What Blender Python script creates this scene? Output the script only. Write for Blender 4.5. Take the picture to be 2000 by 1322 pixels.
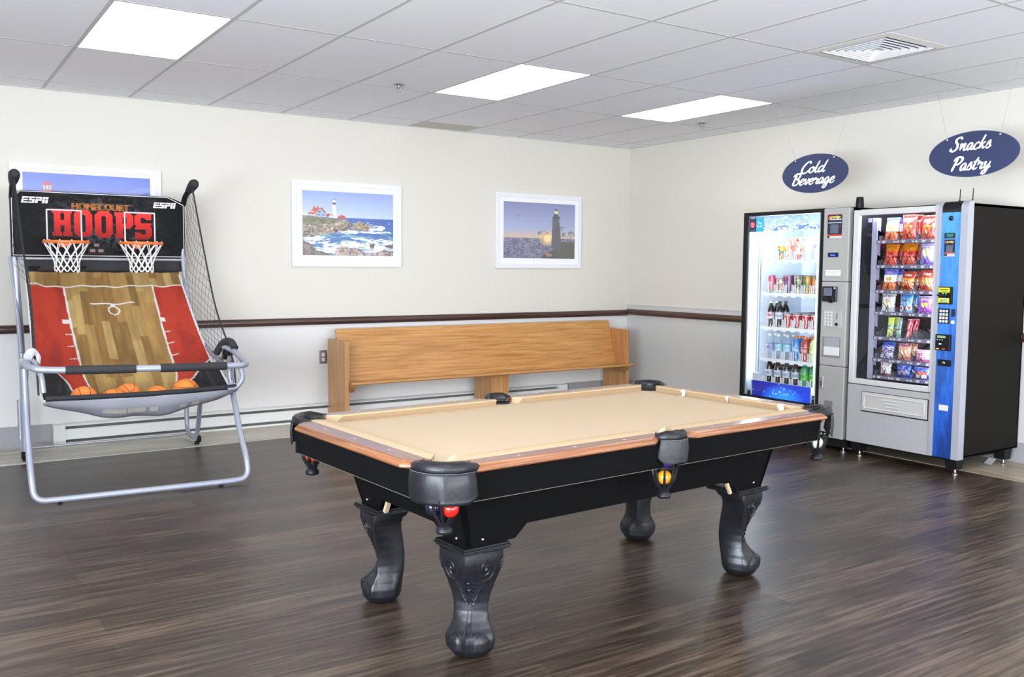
import bpy, bmesh, math, random
import numpy as np
from mathutils import Vector, Matrix, Euler, noise as mnoise
PI = math.pi
for o in list(bpy.data.objects): bpy.data.objects.remove(o)
SC = bpy.context.scene
COL = SC.collection
# ---------------------------------------------------------------- camera
CAM_POS = (-6.6863, -7.7578, 1.383)
YAW, PITCH, ROLL, FPX = 0.5858, -0.0768, 0.0069, 1783.99
def cam_axes():
    f0 = Vector((math.sin(YAW), math.cos(YAW), 0)); r0 = Vector((math.cos(YAW), -math.sin(YAW), 0)); u0 = Vector((0, 0, 1))
    f = f0*math.cos(PITCH)+u0*math.sin(PITCH); u = u0*math.cos(PITCH)-f0*math.sin(PITCH)
    return r0*math.cos(ROLL)+u*math.sin(ROLL), u*math.cos(ROLL)-r0*math.sin(ROLL), f
_r, _u, _f = cam_axes()
cd = bpy.data.cameras.new('camera'); cam = bpy.data.objects.new('camera', cd); COL.objects.link(cam)
cd.sensor_fit = 'HORIZONTAL'; cd.sensor_width = 36.0; cd.lens = 36.0*FPX/2000.0
cd.clip_start = 0.05; cd.clip_end = 100
cam.matrix_world = Matrix(((_r.x, _u.x, -_f.x, CAM_POS[0]), (_r.y, _u.y, -_f.y, CAM_POS[1]), (_r.z, _u.z, -_f.z, CAM_POS[2]), (0, 0, 0, 1)))
SC.camera = cam
# ---------------------------------------------------------------- world, daylight, exposure
w = bpy.data.worlds.new('world'); SC.world = w; w.use_nodes = True
w.node_tree.nodes['Background'].inputs[0].default_value = (0.75, 0.85, 1.0, 1)
w.node_tree.nodes['Background'].inputs[1].default_value = 1.0
def area(name, loc, rot, sx, sy, power, col):
    l = bpy.data.lights.new(name, 'AREA'); l.shape = 'RECTANGLE'; l.size = sx; l.size_y = sy; l.energy = power; l.color = col
    o = bpy.data.objects.new(name, l); COL.objects.link(o); o.location = loc; o.rotation_euler = rot
    return o
# daylight entering the storefront windows of the left wall and of the wall behind the camera
area('daylight_left', (-9.35, -7.8, 1.45), (0, -PI/2, 0), 2.1, 5.2, 440, (0.78, 0.89, 1.0))
area('daylight_front', (-4.6, -11.3, 1.5), (PI/2, 0, 0), 7.6, 2.1, 60, (0.86, 0.93, 1.0))
# upward fill lights added outside the windows to brighten the ceiling
area('ceiling_fill_left', (-9.40, -8.2, .95), (0, -PI/2-1.1, 0), 1.1, 4.4, 480, (0.86, 0.92, 1.0))
area('ceiling_fill_front', (-4.6, -11.35, .95), (PI/2+1.1, 0, 0), 7.6, 1.1, 600, (0.90, 0.93, 1.0))
SC.view_settings.view_transform = 'Standard'; SC.view_settings.look = 'None'
SC.view_settings.exposure = 0.38; SC.view_settings.gamma = 1.0; SC.view_settings.use_curve_mapping = False
LENS_E = 4.7
SC.cycles.use_denoising = True
SC.cycles.max_bounces = 10; SC.cycles.diffuse_bounces = 5; SC.cycles.glossy_bounces = 5; SC.cycles.transparent_max_bounces = 16
SC.cycles.sample_clamp_indirect = 8.0
SC.cycles.caustics_reflective = False; SC.cycles.caustics_refractive = False
# ---------------------------------------------------------------- materials
def srgb(c):
    if isinstance(c, str): c = tuple(int(c[i:i+2], 16)/255 for i in (0, 2, 4))
    return tuple((x/12.92 if x <= .04045 else ((x+.055)/1.055)**2.4) for x in c)
MATS = {}
def mat(name, col=(.8, .8, .8), rough=.5, metal=0., spec=.5, bump=0., bscale=60., emit=0., coat=0., alpha=None, var=0., vscale=(8, 8, 8)):
    if name in MATS: return MATS[name]
    m = bpy.data.materials.new(name); m.use_nodes = True; nt = m.node_tree; b = nt.nodes['Principled BSDF']
    c = srgb(col) if isinstance(col, str) else col
    b.inputs['Base Color'].default_value = (*c, 1); b.inputs['Roughness'].default_value = rough
    b.inputs['Metallic'].default_value = metal; b.inputs['Specular IOR Level'].default_value = spec
    if coat: b.inputs['Coat Weight'].default_value = coat; b.inputs['Coat Roughness'].default_value = .12
    if emit: b.inputs['Emission Color'].default_value = (*c, 1); b.inputs['Emission Strength'].default_value = emit
    if alpha is not None: b.inputs['Alpha'].default_value = alpha
    if bump or var:
        tc = nt.nodes.new('ShaderNodeTexCoord'); mp = nt.nodes.new('ShaderNodeMapping'); mp.inputs['Scale'].default_value = vscale
        nt.links.new(tc.outputs['Object'], mp.inputs[0])
    if bump:
        n = nt.nodes.new('ShaderNodeTexNoise'); n.inputs['Scale'].default_value = bscale; n.inputs['Detail'].default_value = 4
        nt.links.new(tc.outputs['Object'], n.inputs['Vector'])
        bp = nt.nodes.new('ShaderNodeBump'); bp.inputs['Strength'].default_value = bump; bp.inputs['Distance'].default_value = .004
        nt.links.new(n.outputs['Fac'], bp.inputs['Height']); nt.links.new(bp.outputs[0], b.inputs['Normal'])
    if var:
        n2 = nt.nodes.new('ShaderNodeTexNoise'); n2.inputs['Scale'].default_value = 1.0; n2.inputs['Detail'].default_value = 5
        nt.links.new(mp.outputs[0], n2.inputs['Vector'])
        mx = nt.nodes.new('ShaderNodeMix'); mx.data_type = 'RGBA'
        mx.inputs[6].default_value = (*[x*(1-var) for x in c], 1); mx.inputs[7].default_value = (*[min(1, x*(1+var)) for x in c], 1)
        nt.links.new(n2.outputs['Fac'], mx.inputs[0]); nt.links.new(mx.outputs[2], b.inputs['Base Color'])
    MATS[name] = m; return m
def wood(name, c1, c2, axis=0, rough=.35, scale=14., coat=.2, stretch=.06, contrast=(.3, .7)):
    if name in MATS: return MATS[name]
    m = bpy.data.materials.new(name); m.use_nodes = True; nt = m.node_tree; b = nt.nodes['Principled BSDF']
    tc = nt.nodes.new('ShaderNodeTexCoord'); mp = nt.nodes.new('ShaderNodeMapping')
    sc = [scale]*3; sc[axis] = scale*stretch; mp.inputs['Scale'].default_value = sc
    n = nt.nodes.new('ShaderNodeTexNoise'); n.inputs['Scale'].default_value = 2.2; n.inputs['Detail'].default_value = 8; n.inputs['Distortion'].default_value = .6
    rp = nt.nodes.new('ShaderNodeValToRGB'); rp.color_ramp.elements[0].position = contrast[0]; rp.color_ramp.elements[1].position = contrast[1]
    rp.color_ramp.elements[0].color = (*srgb(c1), 1); rp.color_ramp.elements[1].color = (*srgb(c2), 1)
    nt.links.new(tc.outputs['Object'], mp.inputs[0]); nt.links.new(mp.outputs[0], n.inputs['Vector'])
    nt.links.new(n.outputs['Fac'], rp.inputs[0]); nt.links.new(rp.outputs[0], b.inputs['Base Color'])
    b.inputs['Roughness'].default_value = rough
    b.inputs['Coat Weight'].default_value = coat; b.inputs['Coat Roughness'].default_value = .2
    MATS[name] = m; return m
def mat_vc(name, rough=.5, emit=0., spec=.5, metal=0., coat=0.):
    if name in MATS: return MATS[name]
    m = bpy.data.materials.new(name); m.use_nodes = True; nt = m.node_tree; b = nt.nodes['Principled BSDF']
    a = nt.nodes.new('ShaderNodeVertexColor'); a.layer_name = 'Col'
    nt.links.new(a.outputs['Color'], b.inputs['Base Color'])
    b.inputs['Roughness'].default_value = rough; b.inputs['Specular IOR Level'].default_value = spec; b.inputs['Metallic'].default_value = metal
    if coat: b.inputs['Coat Weight'].default_value = coat; b.inputs['Coat Roughness'].default_value = .15
    if emit:
        nt.links.new(a.outputs['Color'], b.inputs['Emission Color']); b.inputs['Emission Strength'].default_value = emit
    MATS[name] = m; return m
def emis(name, col, s):
    if name in MATS: return MATS[name]
    m = bpy.data.materials.new(name); m.use_nodes = True; nt = m.node_tree; nt.nodes.clear()
    e = nt.nodes.new('ShaderNodeEmission'); o = nt.nodes.new('ShaderNodeOutputMaterial')
    e.inputs[0].default_value = (*col, 1); e.inputs[1].default_value = s; nt.links.new(e.outputs[0], o.inputs[0])
    MATS[name] = m; return m
def glassy(name, tint=(1, 1, 1), ior=1.45, rough=0., base=0.):
    if name in MATS: return MATS[name]
    m = bpy.data.materials.new(name); m.use_nodes = True; nt = m.node_tree; nt.nodes.clear()
    t = nt.nodes.new('ShaderNodeBsdfTransparent'); t.inputs[0].default_value = (*tint, 1)
    g = nt.nodes.new('ShaderNodeBsdfGlossy'); g.inputs['Roughness'].default_value = rough
    # Schlick reflectance, the same from either side of the pane
    ge = nt.nodes.new('ShaderNodeNewGeometry'); dp = nt.nodes.new('ShaderNodeVectorMath'); dp.operation = 'DOT_PRODUCT'
    nt.links.new(ge.outputs['Normal'], dp.inputs[0]); nt.links.new(ge.outputs['Incoming'], dp.inputs[1])
    def mth(op, a, b_=0.):
        q = nt.nodes.new('ShaderNodeMath'); q.operation = op
        for i, x in enumerate((a, b_)):
            if isinstance(x, (int, float)): q.inputs[i].default_value = x
            else: nt.links.new(x, q.inputs[i])
        return q
    f0 = ((ior-1)/(ior+1))**2
    fr = mth('ADD', mth('MULTIPLY', mth('POWER', mth('SUBTRACT', 1.0, mth('ABSOLUTE', dp.outputs['Value']).outputs[0]).outputs[0], 5.0).outputs[0], 1-f0).outputs[0], f0)
    mx = nt.nodes.new('ShaderNodeMixShader'); o = nt.nodes.new('ShaderNodeOutputMaterial')
    nt.links.new(fr.outputs[0], mx.inputs[0]); nt.links.new(t.outputs[0], mx.inputs[1]); nt.links.new(g.outputs[0], mx.inputs[2])
    if base:
        d = nt.nodes.new('ShaderNodeBsdfDiffuse'); d.inputs[0].default_value = (.9, .92, .95, 1)
        m2 = nt.nodes.new('ShaderNodeMixShader'); m2.inputs[0].default_value = base
        nt.links.new(mx.outputs[0], m2.inputs[1]); nt.links.new(d.outputs[0], m2.inputs[2]); nt.links.new(m2.outputs[0], o.inputs[0])
    else: nt.links.new(mx.outputs[0], o.inputs[0])
    MATS[name] = m; return m
# ---------------------------------------------------------------- mesh builder
def catmull(pts, n=8, closed=False):
    P = [Vector(p) for p in pts]; out = []
    N = len(P); rng = range(N) if closed else range(N-1)
    for i in rng:
        p1 = P[i]; p2 = P[(i+1) % N]
        p0 = P[(i-1) % N] if (closed or i > 0) else p1+(p1-p2)
        p3 = P[(i+2) % N] if (closed or i+2 < N) else p2+(p2-p1)
        for k in range(n):
            t = k/n
            out.append(0.5*((2*p1)+(-p0+p2)*t+(2*p0-5*p1+4*p2-p3)*t*t+(-p0+3*p1-3*p2+p3)*t**3))
    if not closed: out.append(P[-1])
    return out
def fillet(pts, r, n=6):
    """polyline with rounded corners"""
    P = [Vector(p) for p in pts]; out = [P[0]]
    for i in range(1, len(P)-1):
        a = (P[i-1]-P[i]); b = (P[i+1]-P[i]); ra = min(r, a.length*.49, b.length*.49)
        a0 = P[i]+a.normalized()*ra; b0 = P[i]+b.normalized()*ra
        for k in range(n+1):
            t = k/n; out.append((1-t)**2*a0+2*t*(1-t)*P[i]+t*t*b0)
    out.append(P[-1]); return out
class B:
    def __init__(s): s.v = []; s.f = []; s.c = None; s.sm = []
    def add(s, V, F, smooth=False):
        n = len(s.v); s.v += [tuple(p) for p in V]; s.f += [tuple(i+n for i in f) for f in F]; s.sm += [smooth]*len(F); return s
    def box(s, lo, hi, rot=None, piv=None):
        x0, y0, z0 = [min(a, b) for a, b in zip(lo, hi)]; x1, y1, z1 = [max(a, b) for a, b in zip(lo, hi)]
        V = [Vector(p) for p in ((x0, y0, z0), (x1, y0, z0), (x1, y1, z0), (x0, y1, z0), (x0, y0, z1), (x1, y0, z1), (x1, y1, z1), (x0, y1, z1))]
        if rot is not None:
            p = Vector(piv) if piv else Vector(((x0+x1)/2, (y0+y1)/2, (z0+z1)/2)); R = Euler(rot).to_matrix()
            V = [R@(v-p)+p for v in V]
        return s.add(V, [(0, 3, 2, 1), (4, 5, 6, 7), (0, 1, 5, 4), (1, 2, 6, 5), (2, 3, 7, 6), (3, 0, 4, 7)])
    def prism(s, poly, fn, a, b, smooth=False):
        """poly: 2D points (ccw); fn(u,v,w)->3D point; w runs a..b"""
        n = len(poly); V = [fn(p[0], p[1], a) for p in poly]+[fn(p[0], p[1], b) for p in poly]
        F = [tuple(range(n-1, -1, -1)), tuple(range(n, 2*n))]+[(i, (i+1) % n, (i+1) % n+n, i+n) for i in range(n)]
        return s.add(V, F, smooth)
    def tube(s, pts, r, n=10, closed=False, caps=True):
        P = [Vector(p) for p in pts]; N = len(P); R = r if hasattr(r, '__len__') else [r]*N
        T = []
        for i in range(N):
            a = P[(i-1) % N] if (closed or i > 0) else P[i]; b = P[(i+1) % N] if (closed or i < N-1) else P[i]
            t = b-a; T.append(t.normalized() if t.length > 1e-9 else Vector((0, 0, 1)))
        u = T[0].orthogonal().normalized(); V = []
        for i in range(N):
            u = (u-T[i]*u.dot(T[i])); u = u.normalized() if u.length > 1e-6 else T[i].orthogonal().normalized()
            w_ = T[i].cross(u)
            for k in range(n):
                a = 2*PI*k/n; V.append(P[i]+(u*math.cos(a)+w_*math.sin(a))*R[i])
        F = []
        for i in range(N if closed else N-1):
            j = (i+1) % N
            for k in range(n): F.append((i*n+k, i*n+(k+1) % n, j*n+(k+1) % n, j*n+k))
        if caps and not closed: F += [tuple(range(n-1, -1, -1)), tuple(range((N-1)*n, N*n))]
        return s.add(V, F, True)
    def lathe(s, prof, n=20, c=(0, 0, 0), axis='z', caps=True):
        V = []
        for r, h in prof:
            for k in range(n):
                a = 2*PI*k/n; x, y = r*math.cos(a), r*math.sin(a)
                p = (x, y, h) if axis == 'z' else ((h, x, y) if axis == 'x' else (y, h, x))
                V.append((p[0]+c[0], p[1]+c[1], p[2]+c[2]))
        m = len(prof); F = [(i*n+k, i*n+(k+1) % n, (i+1)*n+(k+1) % n, (i+1)*n+k) for i in range(m-1) for k in range(n)]
        if caps: F += [tuple(range(n-1, -1, -1)), tuple(range((m-1)*n, m*n))]
        return s.add(V, F, True)
    def sphere(s, c, r, n=20, m=12, sc=(1, 1, 1)):
        V = []; F = []
        for i in range(m+1):
            th = PI*i/m
            for k in range(n):
                a = 2*PI*k/n; V.append((c[0]+sc[0]*r*math.sin(th)*math.cos(a), c[1]+sc[1]*r*math.sin(th)*math.sin(a), c[2]-sc[2]*r*math.cos(th)))
        for i in range(m):
            for k in range(n): F.append((i*n+k, i*n+(k+1) % n, (i+1)*n+(k+1) % n, (i+1)*n+k))
        return s.add(V, F, True)
    def surf(s, fn, nu, nv, smooth=True, cv=None):
        V = [fn(i/nu, j/nv) for j in range(nv+1) for i in range(nu+1)]
        F = [(j*(nu+1)+i, j*(nu+1)+i+1, (j+1)*(nu+1)+i+1, (j+1)*(nu+1)+i) for j in range(nv) for i in range(nu)]
        s.add(V, F, smooth)
        if cv is not None: s.c = [cv.at(i/nu, j/nv) for j in range(nv+1) for i in range(nu+1)]
        return s
    def build(s, name, m, parent=None, local=False, bevel=0., seg=2, ang=35, solid=0.):
        me = bpy.data.meshes.new(name)
        sh = ORG.get(parent.name, (0, 0, 0)) if (parent is not None and not local) else (0, 0, 0)
        me.from_pydata([(v[0]-sh[0], v[1]-sh[1], v[2]-sh[2]) for v in s.v], [], s.f)
        me.materials.append(m)
        if any(s.sm): me.polygons.foreach_set('use_smooth', s.sm)
        if s.c is not None:
            ca = me.color_attributes.new('Col', 'FLOAT_COLOR', 'POINT')
            cc = np.ones((len(s.v), 4), dtype=np.float32); cc[:len(s.c), :3] = np.array(s.c)[:, :3]; 
            ca.data.foreach_set('color', cc.ravel())
        me.validate(); me.update()
        if not solid:
            bm = bmesh.new(); bm.from_mesh(me); bmesh.ops.recalc_face_normals(bm, faces=bm.faces); bm.to_mesh(me); bm.free()
        if any(s.sm):
            try: me.set_sharp_from_angle(angle=math.radians(ang))
            except Exception: pass
        o = bpy.data.objects.new(name, me); COL.objects.link(o)
        if parent is not None: o.parent = parent; ORG[o.name] = ORG.get(parent.name, (0, 0, 0))
        else: ORG[o.name] = (0, 0, 0)
        if bevel:
            md = o.modifiers.new('bevel', 'BEVEL'); md.width = bevel; md.segments = seg; md.limit_method = 'ANGLE'; md.angle_limit = math.radians(40)
            md.harden_normals = False
        if solid:
            md = o.modifiers.new('solid', 'SOLIDIFY'); md.thickness = solid; md.offset = -1
        return o
ORG = {}
def tag(o, label=None, cat=None, group=None, kind=None):
    if label: o['label'] = label
    if cat: o['category'] = cat
    if group: o['group'] = group
    if kind: o['kind'] = kind
    return o
def thing(name, label, cat, loc=(0, 0, 0), rz=0., group=None):
    o = bpy.data.objects.new(name, None); COL.objects.link(o); o.location = loc; o.rotation_euler = (0, 0, rz); o.empty_display_size = .1
    ORG[o.name] = tuple(loc); return tag(o, label, cat, group)
def struct(o): return tag(o, kind='structure')
def copy_tree(o, parent=None):
    c = o.copy(); COL.objects.link(c)
    if parent is not None: c.parent = parent
    ORG[c.name] = ORG.get(o.name, (0, 0, 0))
    for ch in list(o.children): copy_tree(ch, c)
    return c
# ---------------------------------------------------------------- printed graphics: a small raster painter
_TX = {}
def text_tris(body):
    """glyph outlines of the built-in font as triangles, cap height scaled to 1"""
    if body in _TX: return _TX[body]
    cu = bpy.data.curves.new('lettering', 'FONT'); cu.body = body; cu.size = 1.0; cu.resolution_u = 3
    ob = bpy.data.objects.new('lettering', cu); COL.objects.link(ob)
    dg = bpy.context.evaluated_depsgraph_get(); me = bpy.data.meshes.new_from_object(ob.evaluated_get(dg))
    me.calc_loop_triangles()
    V = np.array([v.co[:2] for v in me.vertices]) if len(me.vertices) else np.zeros((0, 2))
    T = [tuple(t.vertices) for t in me.loop_triangles]
    bpy.data.objects.remove(ob); bpy.data.curves.remove(cu); bpy.data.meshes.remove(me)
    _TX[body] = (V, T); return V, T
class Cv:
    """canvas: x right, y down, in units of w by h; colours are sRGB 0..1"""
    def __init__(s, w, h, nx, ny, bg):
        s.w, s.h, s.nx, s.ny = w, h, nx, ny; s.a = np.zeros((ny, nx, 3)); s.a[:] = s.C(bg)
        s.X, s.Y = np.meshgrid((np.arange(nx))/(nx-1)*w, (np.arange(ny))/(ny-1)*h)
    @staticmethod
    def C(c): return np.array([int(c[i:i+2], 16)/255 for i in (0, 2, 4)]) if isinstance(c, str) else np.array(c, float)
    def put(s, m, c, al=1.):
        c = s.C(c); s.a[m] = s.a[m]*(1-al)+c*al; return s
    def rect(s, x0, y0, x1, y1, c, al=1.): return s.put((s.X >= x0) & (s.X <= x1) & (s.Y >= y0) & (s.Y <= y1), c, al)
    def grad(s, x0, y0, x1, y1, c0, c1):
        m = (s.X >= x0) & (s.X <= x1) & (s.Y >= y0) & (s.Y <= y1); t = ((s.Y-y0)/(y1-y0))[m][:, None]
        s.a[m] = s.C(c0)*(1-t)+s.C(c1)*t; return s
    def inpoly(s, pts):
        m = np.zeros(s.X.shape, bool); n = len(pts)
        for i in range(n):
            x0, y0 = pts[i]; x1, y1 = pts[(i+1) % n]
            if y0 == y1: continue
            c = ((y0 > s.Y) != (y1 > s.Y)) & (s.X < (x1-x0)*(s.Y-y0)/(y1-y0)+x0); m ^= c
        return m
    def poly(s, pts, c, al=1.): return s.put(s.inpoly(pts), c, al)
    def circ(s, x, y, rx, ry, c, al=1.): return s.put(((s.X-x)/rx)**2+((s.Y-y)/ry)**2 <= 1, c, al)
    def line(s, pts, wd, c, al=1.):
        for (x0, y0), (x1, y1) in zip(pts, pts[1:]):
            dx, dy = x1-x0, y1-y0; L = dx*dx+dy*dy+1e-12; t = np.clip(((s.X-x0)*dx+(s.Y-y0)*dy)/L, 0, 1)
            s.put((s.X-x0-t*dx)**2+(s.Y-y0-t*dy)**2 <= (wd/2)**2, c, al)
        return s
    def text(s, body, x, y, hgt, c, sx=1., shear=0., al=1., bold=0., center=False):
        V, T = text_tris(body)
        if not len(V): return s
        k = hgt/.70; wid = (V[:, 0].max()-V[:, 0].min())*k*sx; x0 = x-(wid/2 if center else 0)
        Q = np.stack([x0+(V[:, 0]-V[:, 0].min())*k*sx+V[:, 1]*k*shear, y-V[:, 1]*k], 1)
        for ox in ((-bold, 0, bold) if bold else (0,)):
            for t in T:
                a, b, d = Q[list(t)]+[ox, 0]; lo = np.minimum(np.minimum(a, b), d); hi = np.maximum(np.maximum(a, b), d)
                j0 = max(0, int(lo[1]/s.h*(s.ny-1))); j1 = min(s.ny, int(hi[1]/s.h*(s.ny-1))+2)
                i0 = max(0, int(lo[0]/s.w*(s.nx-1))); i1 = min(s.nx, int(hi[0]/s.w*(s.nx-1))+2)
                if j0 >= j1 or i0 >= i1: continue
                X, Y = s.X[j0:j1, i0:i1], s.Y[j0:j1, i0:i1]
                e = lambda p, q: (X-p[0])*(q[1]-p[1])-(Y-p[1])*(q[0]-p[0])
                e1, e2, e3 = e(a, b), e(b, d), e(d, a); m = ((e1 >= 0) & (e2 >= 0) & (e3 >= 0)) | ((e1 <= 0) & (e2 <= 0) & (e3 <= 0))
                sub = s.a[j0:j1, i0:i1]; sub[m] = sub[m]*(1-al)+s.C(c)*al
        return s
    def noise(s, fx, fy, seed=0, oct=4):
        rs = np.random.RandomState(seed); out = np.zeros(s.X.shape); amp = 1.; tot = 0
        for o in range(oct):
            gx, gy = max(2, int(fx*2**o)+2), max(2, int(fy*2**o)+2); g = rs.rand(gy+1, gx+1)
            u = s.X/s.w*(gx-1); v = s.Y/s.h*(gy-1); i = np.clip(u.astype(int), 0, gx-1); j = np.clip(v.astype(int), 0, gy-1)
            fu = u-i; fv = v-j; fu = fu*fu*(3-2*fu); fv = fv*fv*(3-2*fv)
            out += amp*((g[j, i]*(1-fu)+g[j, i+1]*fu)*(1-fv)+(g[j+1, i]*(1-fu)+g[j+1, i+1]*fu)*fv); tot += amp; amp *= .55
        return out/tot
    def at(s, u, v):
        """linear colour at u,v in 0..1"""
        if not hasattr(s, 'lin'):
            a = np.clip(s.a, 0, 1); s.lin = np.where(a <= .04045, a/12.92, ((a+.055)/1.055)**2.4)
        return s.lin[min(s.ny-1, int(round(v*(s.ny-1)))), min(s.nx-1, int(round(u*(s.nx-1))))]
def print_quad(name, cv, tl, ux, vy, m, parent, back=None, th=0.):
    """flat print: top-left corner, vector along the top, vector down the left side"""
    tl, ux, vy = Vector(tl), Vector(ux), Vector(vy)
    b = B().surf(lambda u, v: tl+ux*u+vy*v, cv.nx-1, cv.ny-1, False, cv)
    return b.build(name, m, parent, solid=th)
def lettering(name, body, org, ux, uy, hgt, m, parent, sx=1., th=.0008, center=True, shear=0.):
    V, T = text_tris(body); k = hgt/.70; ux, uy, org = Vector(ux), Vector(uy), Vector(org); n = ux.cross(uy)
    w0 = (V[:, 0].max()-V[:, 0].min())*k*sx; off = -w0/2 if center else 0
    P = [org+ux*(off+(p[0]-V[:, 0].min())*k*sx+p[1]*k*shear)+uy*(p[1]*k)+n*th for p in V]
    return B().add(P, T).build(name, m, parent)
# ================================================================ room
H = 2.70
XL, YF = -9.2, -11.2      # left wall, wall behind the camera
COLS = [-5.779-.6096*k for k in (6, 5, 4, 3, 2, 1)]
COLS = [c for c in COLS if c > XL]+[-5.779, -5.172, -4.559, -3.944, -3.325, -2.731, -2.121, -1.500, -.902, -.290]
ROWS = [-.351, -1.585, -2.775, -4.02, -5.24, -6.46, -7.68, -8.90, -10.12]
def floor_mat():
    m = bpy.data.materials.new('dark_plank_floor'); m.use_nodes = True; nt = m.node_tree; b = nt.nodes['Principled BSDF']; L = nt.links.new
    tc = nt.nodes.new('ShaderNodeTexCoord')
    def mp(sc, rz=0):
        q = nt.nodes.new('ShaderNodeMapping'); q.inputs['Scale'].default_value = sc; q.inputs['Rotation'].default_value = (0, 0, rz); L(tc.outputs['Object'], q.inputs[0]); return q
    br = nt.nodes.new('ShaderNodeTexBrick'); br.inputs['Scale'].default_value = 1.0; br.inputs['Brick Width'].default_value = 1.22; br.inputs['Row Height'].default_value = .152
    br.inputs['Mortar Size'].default_value = .0016; br.inputs['Mortar Smooth'].default_value = .3; br.offset = .37; br.inputs['Bias'].default_value = 0
    br.inputs['Color1'].default_value = (0, 0, 0, 1); br.inputs['Color2'].default_value = (1, 1, 1, 1); br.inputs['Mortar'].default_value = (.4, .4, .4, 1)
    L(mp((1, 1, 1)).outputs[0], br.inputs['Vector'])
    n1 = nt.nodes.new('ShaderNodeTexNoise'); n1.inputs['Scale'].default_value = 1.; n1.inputs['Detail'].default_value = 9; n1.inputs['Roughness'].default_value = .62
    L(mp((2.6, 46, 1)).outputs[0], n1.inputs['Vector'])
    n2 = nt.nodes.new('ShaderNodeTexNoise'); n2.inputs['Scale'].default_value = 1.; n2.inputs['Detail'].default_value = 3
    L(mp((1.1, 5, 1)).outputs[0], n2.inputs['Vector'])
    def math_(op, a, c_):
        q = nt.nodes.new('ShaderNodeMath'); q.operation = op
        for i, x in enumerate((a, c_)):
            if isinstance(x, (int, float)): q.inputs[i].default_value = x
            else: L(x, q.inputs[i])
        return q.outputs[0]
    s = math_('ADD', math_('MULTIPLY', n1.outputs['Fac'], .72), math_('ADD', math_('MULTIPLY', n2.outputs['Fac'], .2), math_('MULTIPLY', br.outputs['Color'], .10)))
    rp = nt.nodes.new('ShaderNodeValToRGB'); e = rp.color_ramp.elements
    e[0].position = .38; e[0].color = (*srgb('221a13'), 1); e[1].position = .64; e[1].color = (*srgb('625244'), 1)
    q = e.new(.50); q.color = (*srgb('3b2f26'), 1)
    L(s, rp.inputs[0])
    mx = nt.nodes.new('ShaderNodeMix'); mx.data_type = 'RGBA'; mx.inputs[7].default_value = (*srgb('2a201b'), 1)
    L(math_('MULTIPLY', br.outputs['Fac'], .6), mx.inputs[0]); L(rp.outputs[0], mx.inputs[6]); L(mx.outputs[2], b.inputs['Base Color'])
    rr = nt.nodes.new('ShaderNodeMapRange'); rr.inputs[3].default_value = .27; rr.inputs[4].default_value = .42; L(n1.outputs['Fac'], rr.inputs[0]); L(rr.outputs[0], b.inputs['Roughness'])
    bp = nt.nodes.new('ShaderNodeBump'); bp.inputs['Strength'].default_value = .25; bp.inputs['Distance'].default_value = .002
    L(n1.outputs['Fac'], bp.inputs['Height']); L(bp.outputs[0], b.inputs['Normal']); b.inputs['Specular IOR Level'].default_value = .55
    return m
M_WALL = mat('cream_wall_paint', (.67, .635, .565), .55, bump=.08, bscale=90)
M_WALL2 = mat('pale_grey_wall_paint', (.74, .73, .72), .5, bump=.08, bscale=90)
M_PANEL = mat('grey_wainscot_panel', (.57, .565, .545), .5)
M_WHITE = mat('white_metal_paint', (.80, .80, .77), .4)
RZ = .900
def wallquad(name, pts, m): return struct(B().add(pts, [(0, 1, 2, 3)]).build(name, m))
floor = struct(B().box((XL-.1, YF-.1, -.1), (.1, .1, 0)).build('floor', floor_mat()))
M_VSTRIP = wood('pale_vinyl_strip', 'a8a192', 'cfcabb', axis=0, rough=.4, scale=6, coat=0, stretch=.15)
st = B().box((XL, -.655, .0002), (0, 0, .004)); struct(st.build('floor_edge_back', M_VSTRIP))
struct(B().box((-.607, YF, .0002), (0, -.655, .004)).build('floor_edge_right', wood('pale_vinyl_strip_side', '8d806c', 'b5a992', axis=1, rough=.4, scale=6, coat=0, stretch=.15)))
# walls: thick slabs; back wall cream above the rail, pale grey below
wb = struct(B().box((XL-.1, 0, RZ), (.1, .12, H+.3)).build('wall_back', M_WALL))
struct(B().box((XL-.1, 0, 0), (.1, .12, RZ)).build('wall_back_lower', M_WALL2, wb, local=True))
wr = struct(B().box((0, YF-.1, 0), (.12, 0, H+.3)).build('wall_right', M_WALL))
pn = B().box((-.008, YF, 0), (0, 0, .985)); pn.box((-.014, YF, .983), (0, 0, .995))
struct(pn.build('wall_right_panel', M_PANEL, wr, local=True))
# left wall with a storefront window, wall behind the camera with a wide window band
wl = B(); wl.box((XL-.12, YF-.1, 0), (XL, 0, .35)); wl.box((XL-.12, YF-.1, 2.55), (XL, 0, H+.3)); wl.box((XL-.12, -4.5, .35), (XL, 0, 2.55)); wl.box((XL-.12, YF-.1, .35), (XL, -10.5, 2.55))
struct(wl.build('wall_left', M_WALL))
wf = B(); wf.box((XL-.1, YF-.12, 0), (0, YF, .4)); wf.box((XL-.1, YF-.12, 2.6), (0, YF, H+.3)); wf.box((XL-.1, YF-.12, .4), (-8.6, YF, 2.6)); wf.box((-.7, YF-.12, .4), (0, YF, 2.6))
struct(wf.build('wall_front', M_WALL))
M_ALU = mat('dark_window_frame', (.08, .08, .085), .4, metal=.6)
wn = B()
for y in (-4.5, -6.0, -7.5, -9.0, -10.5): wn.box((XL-.10, y-.03, .35), (XL-.04, y+.03, 2.55))
for z in (.35, 2.52): wn.box((XL-.10, -10.5, z), (XL-.04, -4.5, z+.04))
struct(wn.build('window_1', M_ALU))
wn = B()
for i in range(7): wn.box((-8.6+i*7.9/6-.03, YF-.10, .4), (-8.6+i*7.9/6+.03, YF-.04, 2.6))
for z in (.4, 2.57): wn.box((-8.6, YF-.10, z), (-.7, YF-.04, z+.04))
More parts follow.
